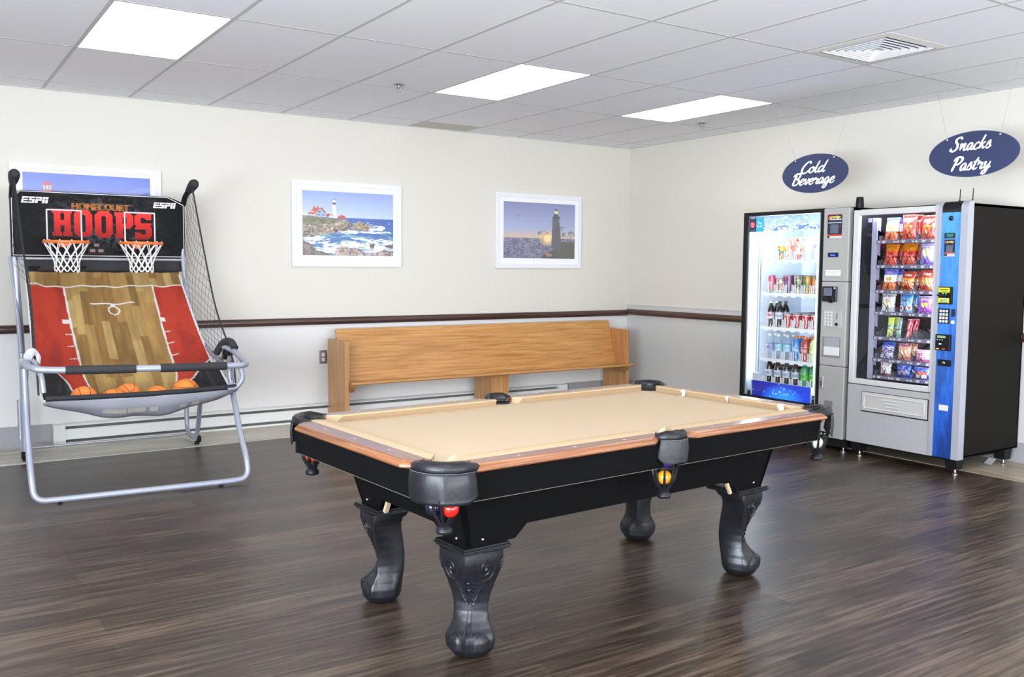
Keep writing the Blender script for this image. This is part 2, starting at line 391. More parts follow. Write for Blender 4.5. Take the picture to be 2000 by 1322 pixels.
struct(wn.build('window_2', M_ALU))
# rails, base, patch marks
M_RAIL = wood('brown_rail', '34201a', '4c2f27', axis=0, rough=.32, scale=10, coat=.3)
def rail_prof(): return [(.0, -.031), (.022, -.032), (.034, -.024), (.040, -.008), (.040, .008), (.034, .024), (.022, .032), (0, .031)]
b = B().prism(rail_prof(), lambda u, v, w_: (w_, -u, RZ+v), XL, -.015, True)
struct(b.build('trim_1', M_RAIL, ang=50))
M_RAIL2 = wood('brown_rail_side', '38231b', '55362b', axis=1, rough=.32, scale=10, coat=.3)
b = B().prism(rail_prof(), lambda u, v, w_: (-.008-u, w_, .911+v), -.03, YF, True)
struct(b.build('trim_2', M_RAIL2, ang=50))
M_BASE = mat('grey_rubber_base', (.33, .32, .34), .55)
b = B().box((XL, -.008, 0), (-5.79, 0, .165)); b.box((-.86, -.008, 0), (0, 0, .165)); struct(b.build('baseboard_back', M_BASE))
struct(B().box((-.016, YF, 0), (-.008, 0, .15)).build('baseboard_right', M_BASE))
# ceiling: tiles in a metal grid; openings for the lights and the air diffuser
ce = B(); LIGHTS = {(-5.779, -1.585), (-3.325, -1.585), (-1.500, -1.585)}
for c0 in (-5.779, -3.325, -1.500, -7.6078):
    for r0 in (-5.24, -8.90): LIGHTS.add((c0, r0))
xs = [XL-.1]+COLS+[.1]; ys = [.1]+ROWS+[YF-.1]
VENT = (-2.095, -4.035, -1.505, -4.60)
cell_l = []
for i in range(len(xs)-1):
    for j in range(len(ys)-1):
        key = [k for k in LIGHTS if abs(k[0]-xs[i]) < .02 and abs(k[1]-ys[j]) < .02]
        if key: cell_l.append((xs[i], xs[i+1], ys[j+1], ys[j])); continue
        if abs(xs[i]+2.121) < .02 and abs(ys[j]+4.02) < .02:
            x0, y0, x1, y1 = VENT
            for a in ((xs[i], y0, x0, ys[j+1]), (x1, y0, xs[i+1], ys[j+1]), (x0, y1, x1, ys[j+1]), (xs[i], ys[j], xs[i+1], y0)):
                ce.add([(a[0], a[1], H), (a[2], a[1], H), (a[2], a[3], H), (a[0], a[3], H)], [(0, 1, 2, 3)])
            continue
        ce.add([(xs[i], ys[j], H), (xs[i+1], ys[j], H), (xs[i+1], ys[j+1], H), (xs[i], ys[j+1], H)], [(0, 1, 2, 3)])
M_TILE = mat('ceiling_tile', (.83, .84, .88), .8, bump=.15, bscale=160)
ceil = struct(ce.build('ceiling', M_TILE))
struct(B().box((XL-.1, YF-.1, H+.22), (.1, .1, H+.3)).build('ceiling_deck', mat('deck_grey', (.3, .3, .3), .8), ceil, local=True))
g = B(); gw = .0115
for x in COLS: g.box((x-gw, YF, H-.0012), (x+gw, 0, H+.001))
for y in ROWS: g.box((XL, y-gw*.9, H-.0010), (0, y+gw*.9, H+.001))
g.box((XL, -.02, H-.004), (0, 0, H)); g.box((-.02, YF, H-.0036), (0, 0, H))
struct(g.build('ceiling_grid', mat('ceiling_grid_metal', (.52, .54, .53), .6), ceil, local=True))
struct(B().box((-2.725, -.345, H-.0015), (-2.127, -.03, H-.0005)).build('ceiling_tile_stained', mat('stained_tile', (.56, .55, .51), .8), ceil, local=True))
# recessed ceiling lights
M_LENS = emis('lit_lens', (1.0, .985, .96), LENS_E)
M_TROF = mat('troffer_white', (.85, .85, .85), .4)
LL = {(-5.8, -2.8): 'bright square ceiling light nearest the basketball game', (-3.3, -2.8): 'bright ceiling light panel in the middle, beside a sprinkler head',
      (-1.5, -2.8): 'bright ceiling light panel nearest the room corner and vending machines'}
for (x0, x1, y0, y1) in cell_l:
    key = [v for k, v in LL.items() if abs(k[0]-x0) < .1 and abs(k[1]-y0) < .1]
    near = 'second-row' if y0 > -7 and y0 < -3 else ('rear-row' if y0 < -7 else 'window-side')
    t = thing('ceiling_light', key[0] if key else '%s ceiling light panel, %.1f m from the vending wall' % (near, -x1), 'ceiling light', ((x0+x1)/2, (y0+y1)/2, H), group='recessed ceiling light panels')
    e = .014; fb = B()
    X0, X1, Y0, Y1 = x0+e, x1-e, y0+e, y1-e
    zt = H+.06
    for a, c_ in (((X0, Y0), (X1, Y0)), ((X1, Y0), (X1, Y1)), ((X1, Y1), (X0, Y1)), ((X0, Y1), (X0, Y0))):
        fb.add([(*a, H-.002), (*c_, H-.002), (*c_, zt), (*a, zt)], [(0, 1, 2, 3)])
    fb.add([(X0, Y0, zt), (X1, Y0, zt), (X1, Y1, zt), (X0, Y1, zt)], [(0, 1, 2, 3)])
    fb.build('housing', M_TROF, t)
    # shallow bowed lens
    lb = B().surf(lambda u, v: (X0+.004+(X1-X0-.008)*u, Y0+.004+(Y1-Y0-.008)*v, H-.001+.012*math.sin(PI*u)**.5*min(1, 6*v, 6*(1-v))), 12, 12, True)
    lb.build('lens', M_LENS, t)
# air diffuser
x0, y0, x1, y1 = VENT
t = thing('ceiling_vent', 'square louvred air diffuser set in the ceiling above the vending machines', 'vent', ((x0+x1)/2, (y0+y1)/2, H))
M_VENT = mat('vent_cream', (.72, .71, .66), .45); M_VIN = mat('vent_white', (.78, .78, .80), .35)
cxv, cyv = (x0+x1)/2, (y0+y1)/2; hw, hh = (x1-x0)/2, (y0-y1)/2
def ringf(b, a0, b0, z0, a1, b1, z1):
    """four-sided sloped band: half sizes (a0,b0) at z0 to (a1,b1) at z1"""
    P0 = [(cxv-a0, cyv-b0, z0), (cxv+a0, cyv-b0, z0), (cxv+a0, cyv+b0, z0), (cxv-a0, cyv+b0, z0)]
    P1 = [(cxv-a1, cyv-b1, z1), (cxv+a1, cyv-b1, z1), (cxv+a1, cyv+b1, z1), (cxv-a1, cyv+b1, z1)]
    b.add(P0+P1, [(i, (i+1) % 4, (i+1) % 4+4, i+4) for i in range(4)])
b = B(); ringf(b, hw, hh, H-.001, hw-.055, hh-.055, H-.006); ringf(b, hw, hh, H+.01, hw, hh, H-.001); b.build('frame', M_VENT, t)
b = B(); ringf(b, hw-.055, hh-.055, H-.006, hw-.055, hh-.055, H+.12); b.add([(cxv-hw, cyv-hh, H+.12), (cxv+hw, cyv-hh, H+.12), (cxv+hw, cyv+hh, H+.12), (cxv-hw, cyv+hh, H+.12)], [(0, 1, 2, 3)])
b.build('duct', mat('vent_dark', (.03, .03, .035), .8), t)
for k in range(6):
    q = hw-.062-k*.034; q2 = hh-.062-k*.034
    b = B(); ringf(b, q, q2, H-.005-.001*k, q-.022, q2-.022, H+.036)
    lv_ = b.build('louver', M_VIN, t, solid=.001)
    b = B(); ringf(b, q-.001, q2-.001, H+.004-.001*k, q-.021, q2-.021, H+.037); b.build('louver_shade', mat('vent_dark', (.03, .03, .035), .8), lv_)  # dark shell that paints in the shade between the louvers
b = B(); ringf(b, .025, .015, H-.008, .001, .001, H+.01); b.build('center_cone', M_VIN, t)
# sprinkler heads
M_CHROME = mat('brushed_steel', (.42, .41, .40), .3, metal=.9)
for (x, y, lab) in ((-3.664, -1.702, 'small metal sprinkler head in the ceiling beside the middle light panel'), (-.632, -1.714, 'small metal sprinkler head in the ceiling above the vending machine corner')):
    t = thing('sprinkler_head', lab, 'sprinkler', (x, y, H), group='ceiling sprinkler heads')
    B().lathe([(.0, 0), (.036, 0), (.038, -.006), (.03, -.011), (.02, -.012)], 20, (x, y, H)).build('escutcheon', M_CHROME, t)
    b = B().lathe([(.014, -.012), (.014, -.024), (.009, -.028), (.006, -.03)], 12, (x, y, H))
    for s in (-1, 1): b.tube([(x+s*.009, y, H-.026), (x+s*.016, y, H-.040), (x+s*.010, y, H-.056), (x, y, H-.058)], .0022, 6)
    b.build('body', M_CHROME, t)
    B().lathe([(.001, -.057), (.020, -.058), (.020, -.060), (.001, -.0605)], 16, (x, y, H)).build('deflector', M_CHROME, t)
# wall outlet
t = thing('wall_outlet', 'brushed metal power outlet on the grey wall left of the bench', 'outlet', (-3.578, -.001, .575))
B().box((-3.615, -.006, .515), (-3.541, 0, .635)).build('cover_plate', mat('outlet_plate', (.34, .30, .27), .35, metal=.7), t, bevel=.002)
for dz in (-.022, .022):
    s_ = B().box((-3.593, -.009, .575+dz-.016), (-3.563, -.005, .575+dz+.016)).build('socket', mat('outlet_white', (.75, .75, .72), .4), t, bevel=.004)
    q = B()
    for dx in (-.006, .006): q.box((-3.578+dx-.0012, -.0095, .575+dz-.002), (-3.578+dx+.0012, -.0089, .575+dz+.008))
    q.build('slot', mat('black_hole', (.02, .02, .02), .8), s_)
# baseboard heater
t = thing('baseboard_heater', 'long white metal baseboard heater along the foot of the back wall', 'heater', (-3.3, -.03, 0))
M_HEAT = mat('heater_white', (.74, .75, .72), .45, var=.04, vscale=(3, 3, 9))
for (a, c_) in ((-5.70, -3.50), (-3.38, -.98)):
    b = B(); b.prism([(0, .165), (.045, .155), (.050, .150), (.050, .143), (.044, .148), (0, .158)], lambda u, v, w_: (w_, -.004-u, v), a, c_); b.build('top_cover', M_HEAT, t)
    b = B(); b.box((a, -.062, .040), (c_, -.056, .118)); b.box((a, -.060, .118), (c_, -.050, .122)); b.build('front_cover', M_HEAT, t, bevel=.002)
    B().box((a, -.010, .004), (c_, -.004, .158)).build('back_plate', mat('heater_back', (.16, .16, .155), .6), t)
    fb = B()
    n_ = int((c_-a)/.05)
    for i in range(n_): fb.box((a+.03+i*.05, -.050, .05), (a+.032+i*.05, -.014, .115))
    fb.tube([(a, -.032, .082), (c_, -.032, .082)], .011, 8)
    tag(fb.build('heating_fins', mat('heater_fins', (.12, .12, .12), .5, metal=.5), t))
    B().box((a, -.066, .004), (c_, -.010, .018)).build('bottom_rail', M_HEAT, t)
for (a, c_) in ((-5.785, -5.70), (-3.50, -3.38), (-.98, -.87)):
    B().box((a, -.066, .004), (c_, -.003, .160)).build('end_cap', M_HEAT, t, bevel=.003)
# ================================================================ framed pictures
M_FR = mat('white_picture_frame', (.76, .77, .79), .4); M_MATB = mat('picture_mat', (.86, .86, .87), .7)
M_PRINT = mat_vc('photo_print', .35, coat=.3)
M_PGLASS = glassy('picture_glass', (1, 1, 1), 1.4)
def rocks(cv, poly, c1, c2, c3, seed, f=18):
    m = cv.inpoly(poly); n = cv.noise(f, f*.8, seed); n2 = cv.noise(f*3, f*2.4, seed+1, 3)
    q = np.clip((n*.6+n2*.4-.32)/.36, 0, 1)[..., None]; base = Cv.C(c1)*(1-q)+Cv.C(c2)*q
    cv.a[m] = base[m]; cv.put(m & (n2 < .36), c3, .7)
def wob(pts, amp, seed, n=5):
    r = random.Random(seed); out = []
    for (x0, y0), (x1, y1) in zip(pts, pts[1:]+pts[:1]):
        for k in range(n): t_ = k/n; out.append((x0+(x1-x0)*t_+r.uniform(-amp, amp)*(k > 0), y0+(y1-y0)*t_+r.uniform(-amp, amp)*(k > 0)))
    return out
def pic_day():
    c = Cv(1240, 900, 249, 181, 'a9b9ee'); c.grad(0, 0, 1240, 380, '93a6f0', 'c3d2f8')
    c.grad(0, 365, 1240, 900, '4668b4', '4f7cae')
    n = c.noise(7, 60, 3); fo = c.noise(7, 22, 5); fo2 = c.noise(20, 70, 6, 4)
    sea = c.Y > 372
    c.put(sea & (n > .55), '3a5aa4', .6); c.put(sea & (c.Y > 560) & (fo > .5), '5f93a6', .6); c.put(sea & (c.Y > 600) & (fo > .56) & (c.Y < 800), '86b9b9', .7)
    for (x, y, rx, ry) in ((620, 560, 170, 40), (980, 500, 130, 60), (950, 560, 260, 22), (190, 690, 190, 60), (330, 800, 200, 80), (620, 750, 260, 60), (980, 780, 240, 90), (1150, 720, 130, 70), (820, 660, 280, 20)):
        m = ((c.X-x)/rx)**2+((c.Y-y)/ry)**2; q_ = fo2*.75+fo*.35+.22*(1-m); c.put((m < 1.3) & (q_ > .60), 'dfe6f4', .75); c.put((m < 1.3) & (q_ > .66), 'f6f6fc', .9)
    rocks(c, wob([(0, 360), (160, 355), (330, 385), (590, 385), (650, 470), (600, 540), (470, 560), (330, 600), (100, 640), (0, 640)], 8, 1), '6d5f55', 'c9b8a4', '3f3a3a', 11)
    rocks(c, wob([(0, 350), (130, 350), (300, 380), (560, 385), (420, 440), (150, 470), (0, 480)], 6, 7), '6a6a50', '8d8a6a', '4f5342', 13)
    rocks(c, wob([(645, 520), (670, 440), (760, 405), (850, 440), (930, 470), (880, 530), (780, 545)], 8, 2), '7d6a55', 'd3bf9f', '4a3f38', 14)
    rocks(c, wob([(0, 700), (90, 730), (180, 830), (420, 900), (0, 900)], 8, 3), '5d5552', '8b7f78', '3b3838', 15)
    rocks(c, wob([(420, 900), (450, 800), (520, 760), (620, 800), (700, 775), (790, 830), (820, 900)], 8, 4), '8d7a70', 'd8c4b5', '544a48', 16)
    rocks(c, wob([(810, 900), (880, 850), (1010, 850), (1130, 800), (1240, 830), (1240, 900)], 8, 5), '93807a', 'e0c8bd', '5a4e4b', 17)
    rocks(c, wob([(890, 720), (980, 715), (960, 790), (920, 800)], 6, 6), '5d5552', '8b7f78', '3b3838', 18)
    rocks(c, wob([(1110, 745), (1240, 730), (1240, 775), (1130, 770)], 6, 8), '5d5552', '7b6f68', '3b3838', 19)
    # keeper's house and tower
    c.poly([(165, 300), (230, 245), (300, 300), (300, 362), (165, 352)], '9fb0c8'); c.poly([(70, 325), (150, 232), (260, 238), (310, 300), (300, 315), (232, 245), (165, 315), (165, 330)], 'c4563f')
    c.poly([(230, 240), (262, 236), (310, 300), (304, 318)], 'a8452f')
    for x in (205, 225): c.rect(x, 278, x+12, 300, '54627c')
    for x in (185, 215, 250, 275): c.rect(x, 322, x+11, 342, '54627c')
    c.rect(105, 282, 150, 296, 'e8c9b0'); c.rect(145, 215, 156, 240, 'a8452f'); c.rect(200, 215, 210, 238, 'a8452f'); c.rect(243, 222, 252, 242, 'a8452f')
    c.poly([(0, 315), (20, 300), (60, 330), (60, 345), (0, 340)], 'd8d4d6')
    c.poly([(310, 318), (345, 312), (400, 330), (405, 362), (310, 358)], 'b44d3a'); c.poly([(350, 345), (372, 325), (398, 345), (398, 368), (350, 368)], 'e3dcdc')
    c.poly([(470, 345), (520, 322), (575, 345), (575, 372), (470, 372)], 'c8503a')
    c.poly([(392, 180), (440, 180), (457, 375), (405, 375)], 'f3f3fa'); c.poly([(425, 180), (440, 180), (457, 375), (440, 375)], 'dcdcec')
    c.rect(396, 148, 443, 182, '55546e'); c.rect(403, 118, 436, 150, 'e8e8f4'); c.poly([(400, 120), (420, 95), (440, 120)], '6a6880'); c.rect(393, 218, 446, 224, 'b9bccb')
    c.circ(880, 422, 16, 5, 'ffffff'); c.circ(1176, 428, 12, 4, 'ffffff')
    return c
def pic_dusk():
    c = Cv(1060, 880, 213, 177, '8f94b8'); c.grad(0, 0, 1060, 400, '888cb4', 'a9b0d0'); c.grad(0, 400, 1060, 580, 'a9b0d0', 'dfc0a4')
    c.grad(0, 560, 1060, 880, '7e7d92', '75748a')
    n = c.noise(12, 34, 3); n2 = c.noise(40, 60, 6, 3); w_ = c.Y > 560
    c.put(w_ & (n > .56), '8f90a8', .7); c.put(w_ & (n2 > .58), 'a3a0ae', .7); c.put(w_ & (n2 < .4), '625f70', .6)
    g_ = ((c.X-640)/120)**2+((c.Y-560)/120)**2; 
    for r_, col, al in ((1.0, 'f0c088', .45), (.45, 'f8d898', .6), (.16, 'fff0b8', .95)): c.put(g_ < r_, col, al)
    for k in range(16):
        a = 2*PI*k/16; c.line([(640, 560), (640+math.cos(a)*120, 560+math.sin(a)*110)], 5, 'f8d090', .7)
    c.poly([(700, 900), (730, 660), (850, 610), (1060, 605), (1060, 900)], '66665e'); c.poly([(540, 880), (600, 800), (720, 760), (800, 880)], '605f62')
    c.poly([(715, 240), (815, 240), (850, 600), (850, 720), (700, 720)], '6b6a72'); c.rect(716, 205, 826, 240, '5d5c66'); c.rect(733, 160, 800, 210, '5d5c66')
    c.rect(742, 110, 797, 160, 'e8d8a0'); c.poly([(738, 115), (768, 75), (800, 115)], '55545e')
    def tree(x, y, hgt, seed):
        r = random.Random(seed)
        def br(x, y, a, L_, d):
            x2, y2 = x+math.cos(a)*L_, y-math.sin(a)*L_; c.line([(x, y), (x2, y2)], max(3, 9*L_/hgt), '6a6468', .85)
            if d:
                for _ in range(3): br(x2, y2, a+r.uniform(-.8, .8), L_*.68, d-1)
        br(x, y, PI/2, hgt*.33, 4)
    tree(580, 600, 190, 1); tree(880, 610, 290, 2); tree(950, 610, 190, 3); tree(990, 610, 200, 4)
    c.line([(170, 175), (190, 215), (200, 225), (225, 205)], 7, '6c6c8c')
    c.poly([(600, 800), (650, 790), (720, 815), (700, 845), (640, 850)], 'd8a088', .6)
    return c
def pic_red():
    c = Cv(950, 620, 191, 125, '7183cc'); c.grad(0, 0, 950, 420, '6478cc', '8fa2e0')
    c.rect(140, 95, 205, 130, 'c8c2d4'); c.poly([(135, 95), (172, 55), (212, 95)], 'd1596a')
    for x in (140, 160, 185, 203): c.rect(x, 92, x+4, 132, 'a7505c')
    c.rect(130, 128, 215, 138, 'd1596a'); c.poly([(145, 138), (200, 138), (215, 420), (130, 420)], 'f0eef4')
    for y in (180, 260, 340): c.rect(130, y, 215, y+34, 'd1596a')
    c.grad(0, 420, 950, 620, '4a6298', '3a5080'); rocks(c, wob([(0, 400), (300, 400), (450, 480), (600, 620), (0, 620)], 8, 1), '6d5f55', 'b9a894', '3f3a3a', 11)
    return c
for (xa, xb, cvf, lab, mg) in ((-6.021, -4.946, pic_red, 'white framed picture partly hidden behind the basketball game backboard', (.088, .066, .083, .08)),
                           (-3.862, -2.803, pic_day, 'white framed picture of a white lighthouse and rocky surf under blue sky', (.098, .088, .082, .10)),
                           (-1.758, -.679, pic_dusk, 'white framed picture of a dark lighthouse at sunset with bare trees', (.098, .088, .082, .10))):
    z0, z1 = 1.386, 2.141; t = thing('framed_picture', lab, 'picture', ((xa+xb)/2, -.002, (z0+z1)/2), group='framed lighthouse pictures on the back wall')
    fw = .042; b = B()
    for (p, q) in (((xa, z0), (xb, z0+fw)), ((xa, z1-fw), (xb, z1)), ((xa, z0+fw), (xa+fw, z1-fw)), ((xb-fw, z0+fw), (xb, z1-fw))): b.box((p[0], -.026, p[1]), (q[0], -.002, q[1]))
    b.build('frame', M_FR, t, bevel=.0015)
    B().box((xa+fw-.005, -.014, z0+fw-.005), (xb-fw+.005, -.004, z1-fw+.005)).build('mat_board', M_MATB, t)
    c = cvf(); print_quad('print', c, (xa+mg[0], -.0155, z1-mg[1]), (xb-xa-mg[0]-mg[2], 0, 0), (0, 0, -(z1-z0-mg[1]-mg[3])), M_PRINT, t)
    B().add([(xa+fw, -.020, z0+fw), (xb-fw, -.020, z0+fw), (xb-fw, -.020, z1-fw), (xa+fw, -.020, z1-fw)], [(0, 1, 2, 3)]).build('glass', M_PGLASS, t)
# ================================================================ church bench
t = thing('wooden_bench', 'long golden oak bench with solid back against the wall under the pictures', 'bench', (-1.95, -.35, 0))
M_OAK = wood('golden_oak', 'a8713a', 'cf9a5c', axis=0, rough=.38, scale=22, stretch=.05, coat=.25)
M_OAKV = wood('golden_oak_upright', 'a46f3c', 'c79560', axis=2, rough=.4, scale=22, stretch=.05, coat=.2)
M_OAKE = mat('oak_edge', 'a07040', .45)
def end_panel(x0, x1, y0, y1, h): 
    b = B(); r = .03
    pr = [(y0, .0), (y1, .0), (y1, h)]+[(y0+r-r*math.sin(a), h-r+r*math.cos(a)) for a in (0, .4, .8, 1.2, PI/2)]
    b.prism(pr, lambda u, v, w_: (w_, u, v), x0, x1); return b
end_panel(-3.565, -3.525, -.46, -.075, .745).build('end_panel', M_OAKV, t, bevel=.004)
end_panel(-.40, -.36, -.46, -.075, .75).build('end_panel', M_OAKV, t, bevel=.004)
# leaning back board
b = B(); b.prism([(-.30, .36), (-.275, .36), (-.135, .83), (-.16, .835)], lambda u, v, w_: (w_, u, v), -3.522, -.40); b.build('backrest', M_OAK, t, bevel=.004)
b = B(); b.prism([(-.52, .375), (-.51, .367), (-.28, .352), (-.28, .372), (-.50, .392), (-.515, .390)], lambda u, v, w_: (w_, u, v), -3.522, -.335); b.build('seat', M_OAK, t, bevel=.003)
b = B(); b.box((-2.06, -.43, 0), (-2.03, -.12, .36)); b.box((-2.03, -.43, 0), (-1.86, -.40, .36)); b.build('center_support', M_OAKV, t, bevel=.003)
for x in (-3.525, -.40-.0):
    s = 1 if x < -2 else -1
    b = B(); b.prism([(-.50, .366), (-.50, .352), (-.485, .335), (-.47, .315), (-.455, .305), (-.44, .30), (-.28, .30), (-.28, .352)], lambda u, v, w_: (w_, u, v), x+s*.001, x+s*.045); b.build('seat_bracket', M_OAKE, t, bevel=.002)
# ================================================================ pool table (local frame: x along its length)
TX, TY, TTH = -4.3155, -4.6479, .058
pt = thing('pool_table', 'black pool table with tan cloth, brown wood rails and carved claw-foot legs', 'pool table', (TX, TY, 0), TTH)
M_BLK = mat('black_laminate', (.0045, .0045, .005), .45, spec=.07, bump=.12, bscale=40)
M_BLKL = mat('black_carved_wood', (.008, .0085, .011), .34, spec=.5, bump=.15, bscale=70)
M_LEA = mat('black_leather', (.008, .008, .0105), .38, spec=.28, bump=.15, bscale=90, coat=.1)
M_LEAW = mat('worn_leather_flap', (.030, .030, .033), .5, spec=.4, bump=.5, bscale=90, var=.5, vscale=(3, 3, 60))
M_EDGE = mat('pale_edge_strip', (.12, .11, .09), .5)
M_FELT = mat('tan_felt', (.54, .42, .285), .92, spec=.15, bump=.05, bscale=400, var=.035, vscale=(2.2, 2.2, 2))
M_RTOP = wood('rail_top_wood', '6e4436', '8d5d4b', axis=0, rough=.25, scale=20, stretch=.05, coat=.5)
M_RTOPY = wood('rail_top_wood_end', '6e4436', '8d5d4b', axis=1, rough=.25, scale=20, stretch=.05, coat=.5)
M_RED = wood('rail_edge_wood', '6e3e1e', '95603a', axis=0, rough=.3, scale=24, stretch=.06, coat=.5)
M_REDY = wood('rail_edge_wood_end', '6e3e1e', '95603a', axis=1, rough=.3, scale=24, stretch=.06, coat=.5)
LW, LH = 1.061, .593   # half length / half width at the blind
# bed
b = B(); b.box((-1.02, -.55, .700), (1.02, .55, .735)); b.build('bed', M_FELT, pt, local=True)
# blinds (aprons)
FSH = .0
def xf(side):
    """maps (along, out, z) to table frame for a side: 'n','f' long sides, 'l','r' ends"""
    return {'n': lambda a, o, z: (a, -o, z), 'f': lambda a, o, z: (-a+FSH, o, z), 'l': lambda a, o, z: (-o, -a, z), 'r': lambda a, o, z: (o, a, z)}[side]
for sd, hl, w0 in (('n', .95, LH), ('f', .95, LH), ('l', .475, LW), ('r', .475, LW)):
    F = xf(sd); b = B(); b.prism([(w0-.03, .738), (w0-.045, .632), (w0-.015, .632), (w0, .738)], lambda u, v, w_: F(w_, u, v), -hl, hl)
    ap = b.build('apron', M_BLK, pt, local=True, bevel=.002)
    b = B(); b.box(F(-hl, w0-.040, .6302), F(hl, w0-.0145, .632)); b.build('edge_strip', M_EDGE, ap, local=True)
# corner blocks behind the pocket flaps
for sx in (-1, 1):
    for sy in (-1, 1):
        b = B(); pts = [(.93, LH-.03), (.945, LH-.002), (LW-.015, .49), (LW-.002, .465), (LW-.04, .455), (.93, .52)]
        if sx*sy < 0: pts = pts[::-1]
        b.prism([(sx*p[0], sy*p[1]) for p in pts], lambda u, v, w_: (u, v, w_), .634, .735); b.build('corner_block', M_BLK, pt, local=True)
# rails: wood top with bevelled outer edge, cushion in cloth
FSH = .03
def rail(sd, a0, a1, wi, wo, c0, c1, chin):
    """a0..a1 extent along, wi inner wood line, wo outer line; c0/c1 = outer-edge chamfer lengths at the two ends"""
    F = xf(sd); mt = M_RTOP if sd in 'nf' else M_RTOPY; me_ = M_RED if sd in 'nf' else M_REDY
    top = [(a0, wi), (a0, wo-.045 if c0 else wo), (a0+c0, wo), (a1-c1, wo), (a1, wo-.045 if c1 else wo), (a1, wi)]
    r = B(); r.prism(top, lambda u, v, w_: F(u, v, w_), .735, .7605); ro = r.build('rail', mt, pt, local=True, bevel=.0015)
    # moulded outer edge: ogee swept along the outer outline
    prof = [(-.001, .7600), (.006, .7585), (.008, .755), (.011, .753), (.015, .750), (.019, .745), (.020, .740), (.017, .735), (-.001, .735)]
    P = top[1:5]; V = []; Fc = []
    nrm = []
    for i in range(4):
        d0 = Vector((P[i][0]-P[i-1][0], P[i][1]-P[i-1][1])) if i > 0 else Vector((P[1][0]-P[0][0], P[1][1]-P[0][1]))
        d1 = Vector((P[i+1][0]-P[i][0], P[i+1][1]-P[i][1])) if i < 3 else d0
        n_ = (Vector((-d0.y, d0.x)).normalized()+Vector((-d1.y, d1.x)).normalized()); n_ = n_/max(.01, n_.length)
        k = 1/max(.5, n_.dot(Vector((-d1.y, d1.x)).normalized())); nrm.append(n_*k)
    for i in range(4):
        for (o, z) in prof: V.append(F(P[i][0]+nrm[i].x*o, P[i][1]+nrm[i].y*o, z))
    m = len(prof)
    for i in range(3):
        for k in range(m): Fc.append((i*m+k, i*m+(k+1) % m, (i+1)*m+(k+1) % m, (i+1)*m+k))
    Fc += [tuple(range(m)), tuple(range(3*m, 4*m))]
    e = B().add(V, Fc, True); e.build('rail_edge', me_, ro, local=True, ang=30)
    # diamond sights
    return ro
def sights(ro, sd, mid, ps):
    F = xf(sd)
    for p in ps:
        b = B(); b.add([F(p-.010, mid, .7609), F(p, mid-.005, .7609), F(p+.010, mid, .7609), F(p, mid+.005, .7609)], [(0, 1, 2, 3)])
        b.build('sight_inlay', mat('pearl_inlay', (.75, .70, .62), .3), ro, local=True)
def cushion(sd, a0, a1, wi, nose, b0, b1):
    F = xf(sd); prof = [(wi+.006, .7612), (wi-.012, .7645), (nose+.012, .7662), (nose+.003, .7650), (nose, .7615), (nose+.010, .750), (nose+.020, .7350), (wi+.006, .7350)]
    V = []; n = len(prof); N = 24
    for i in range(N+1):
        t = i/N
        for (o, z) in prof:
            q = (wi-o)/(wi-nose); lo = a0+b0*max(0, q); hi = a1-b1*max(0, q)
            V.append(F(lo+(hi-lo)*t, o, z))
    Fc = [(i*n+k, i*n+(k+1) % n, (i+1)*n+(k+1) % n, (i+1)*n+k) for i in range(N) for k in range(n)]+[tuple(range(n)), tuple(range(N*n, N*n+n))]
    return B().add(V, Fc, True).build('cushion', mat('tan_cushion_cloth', (.48, .35, .215), .9, spec=.15, bump=.05, bscale=300), pt, local=True, ang=40)
WI, NO = .532, .478
for sd in 'nf':
    s = 1 if sd == 'n' else -1
    for (a0, a1, c0, c1) in ((-.925, -.055, .0, .065), (.06, .925, .065, .0)):
        ro = rail(sd, a0, a1, WI, LH+.005, c0, c1, 0); ps = [p for p in (-.718, -.472, -.233, .25, .50, .745) if a0 < p < a1]
        sights(ro, sd, .572, ps)
        cushion(sd, a0-.001, a1+.001, WI, NO, .055 if abs(a0) > .5 else .02, .055 if abs(a1) > .5 else .02)
for sd in 'lr':
    ro = rail(sd, -.462, .462, .990, LW+.004, .055, .055, 0); sights(ro, sd, 1.030, (-.25, 0, .25)); cushion(sd, -.463, .463, .990, .945, .055, .055)
# white tape wrapped over the right-hand cushion
for y, w_, ex in ((.225, .046, .040), (-.06, .034, .0), (-.375, .052, .015)):
    b = B(); pr = [(.985, .7628), (.960, .7668), (.951, .7668), (.9445, .7620), (.9495, .7520), (.9535, .7356)]+([(.953-ex, .7354)] if ex else [])
    V = []
    for k, (x, z) in enumerate(pr):
        sq = 1-.35*math.sin(k*1.1); V += [(x-.0007, y-w_/2*sq+.004*k, z+.0006), (x-.0007, y+w_/2*sq-.003*k, z+.0006)]
    b.add(V, [(2*i, 2*i+1, 2*i+3, 2*i+2) for i in range(len(pr)-1)], True); b.build('tape_strip', mat('white_tape', (.80, .80, .78), .5), pt, local=True, solid=.0005)
# small torn cloth flaps at the pocket mouths
M_TORN = mat('torn_cloth', (.62, .47, .28), .9)
for (x, y, sx, sy) in ((-.949, -.468, 1, 1), (.0, -.50, 1, 1)):
    B().add([(x-.004, y-.012, .737), (x+.022, y-.026, .737), (x+.026, y-.030, .775), (x+.006, y-.018, .764)], [(0, 1, 2, 3)]).build('torn_cloth', M_TORN, pt, local=True, solid=.001)
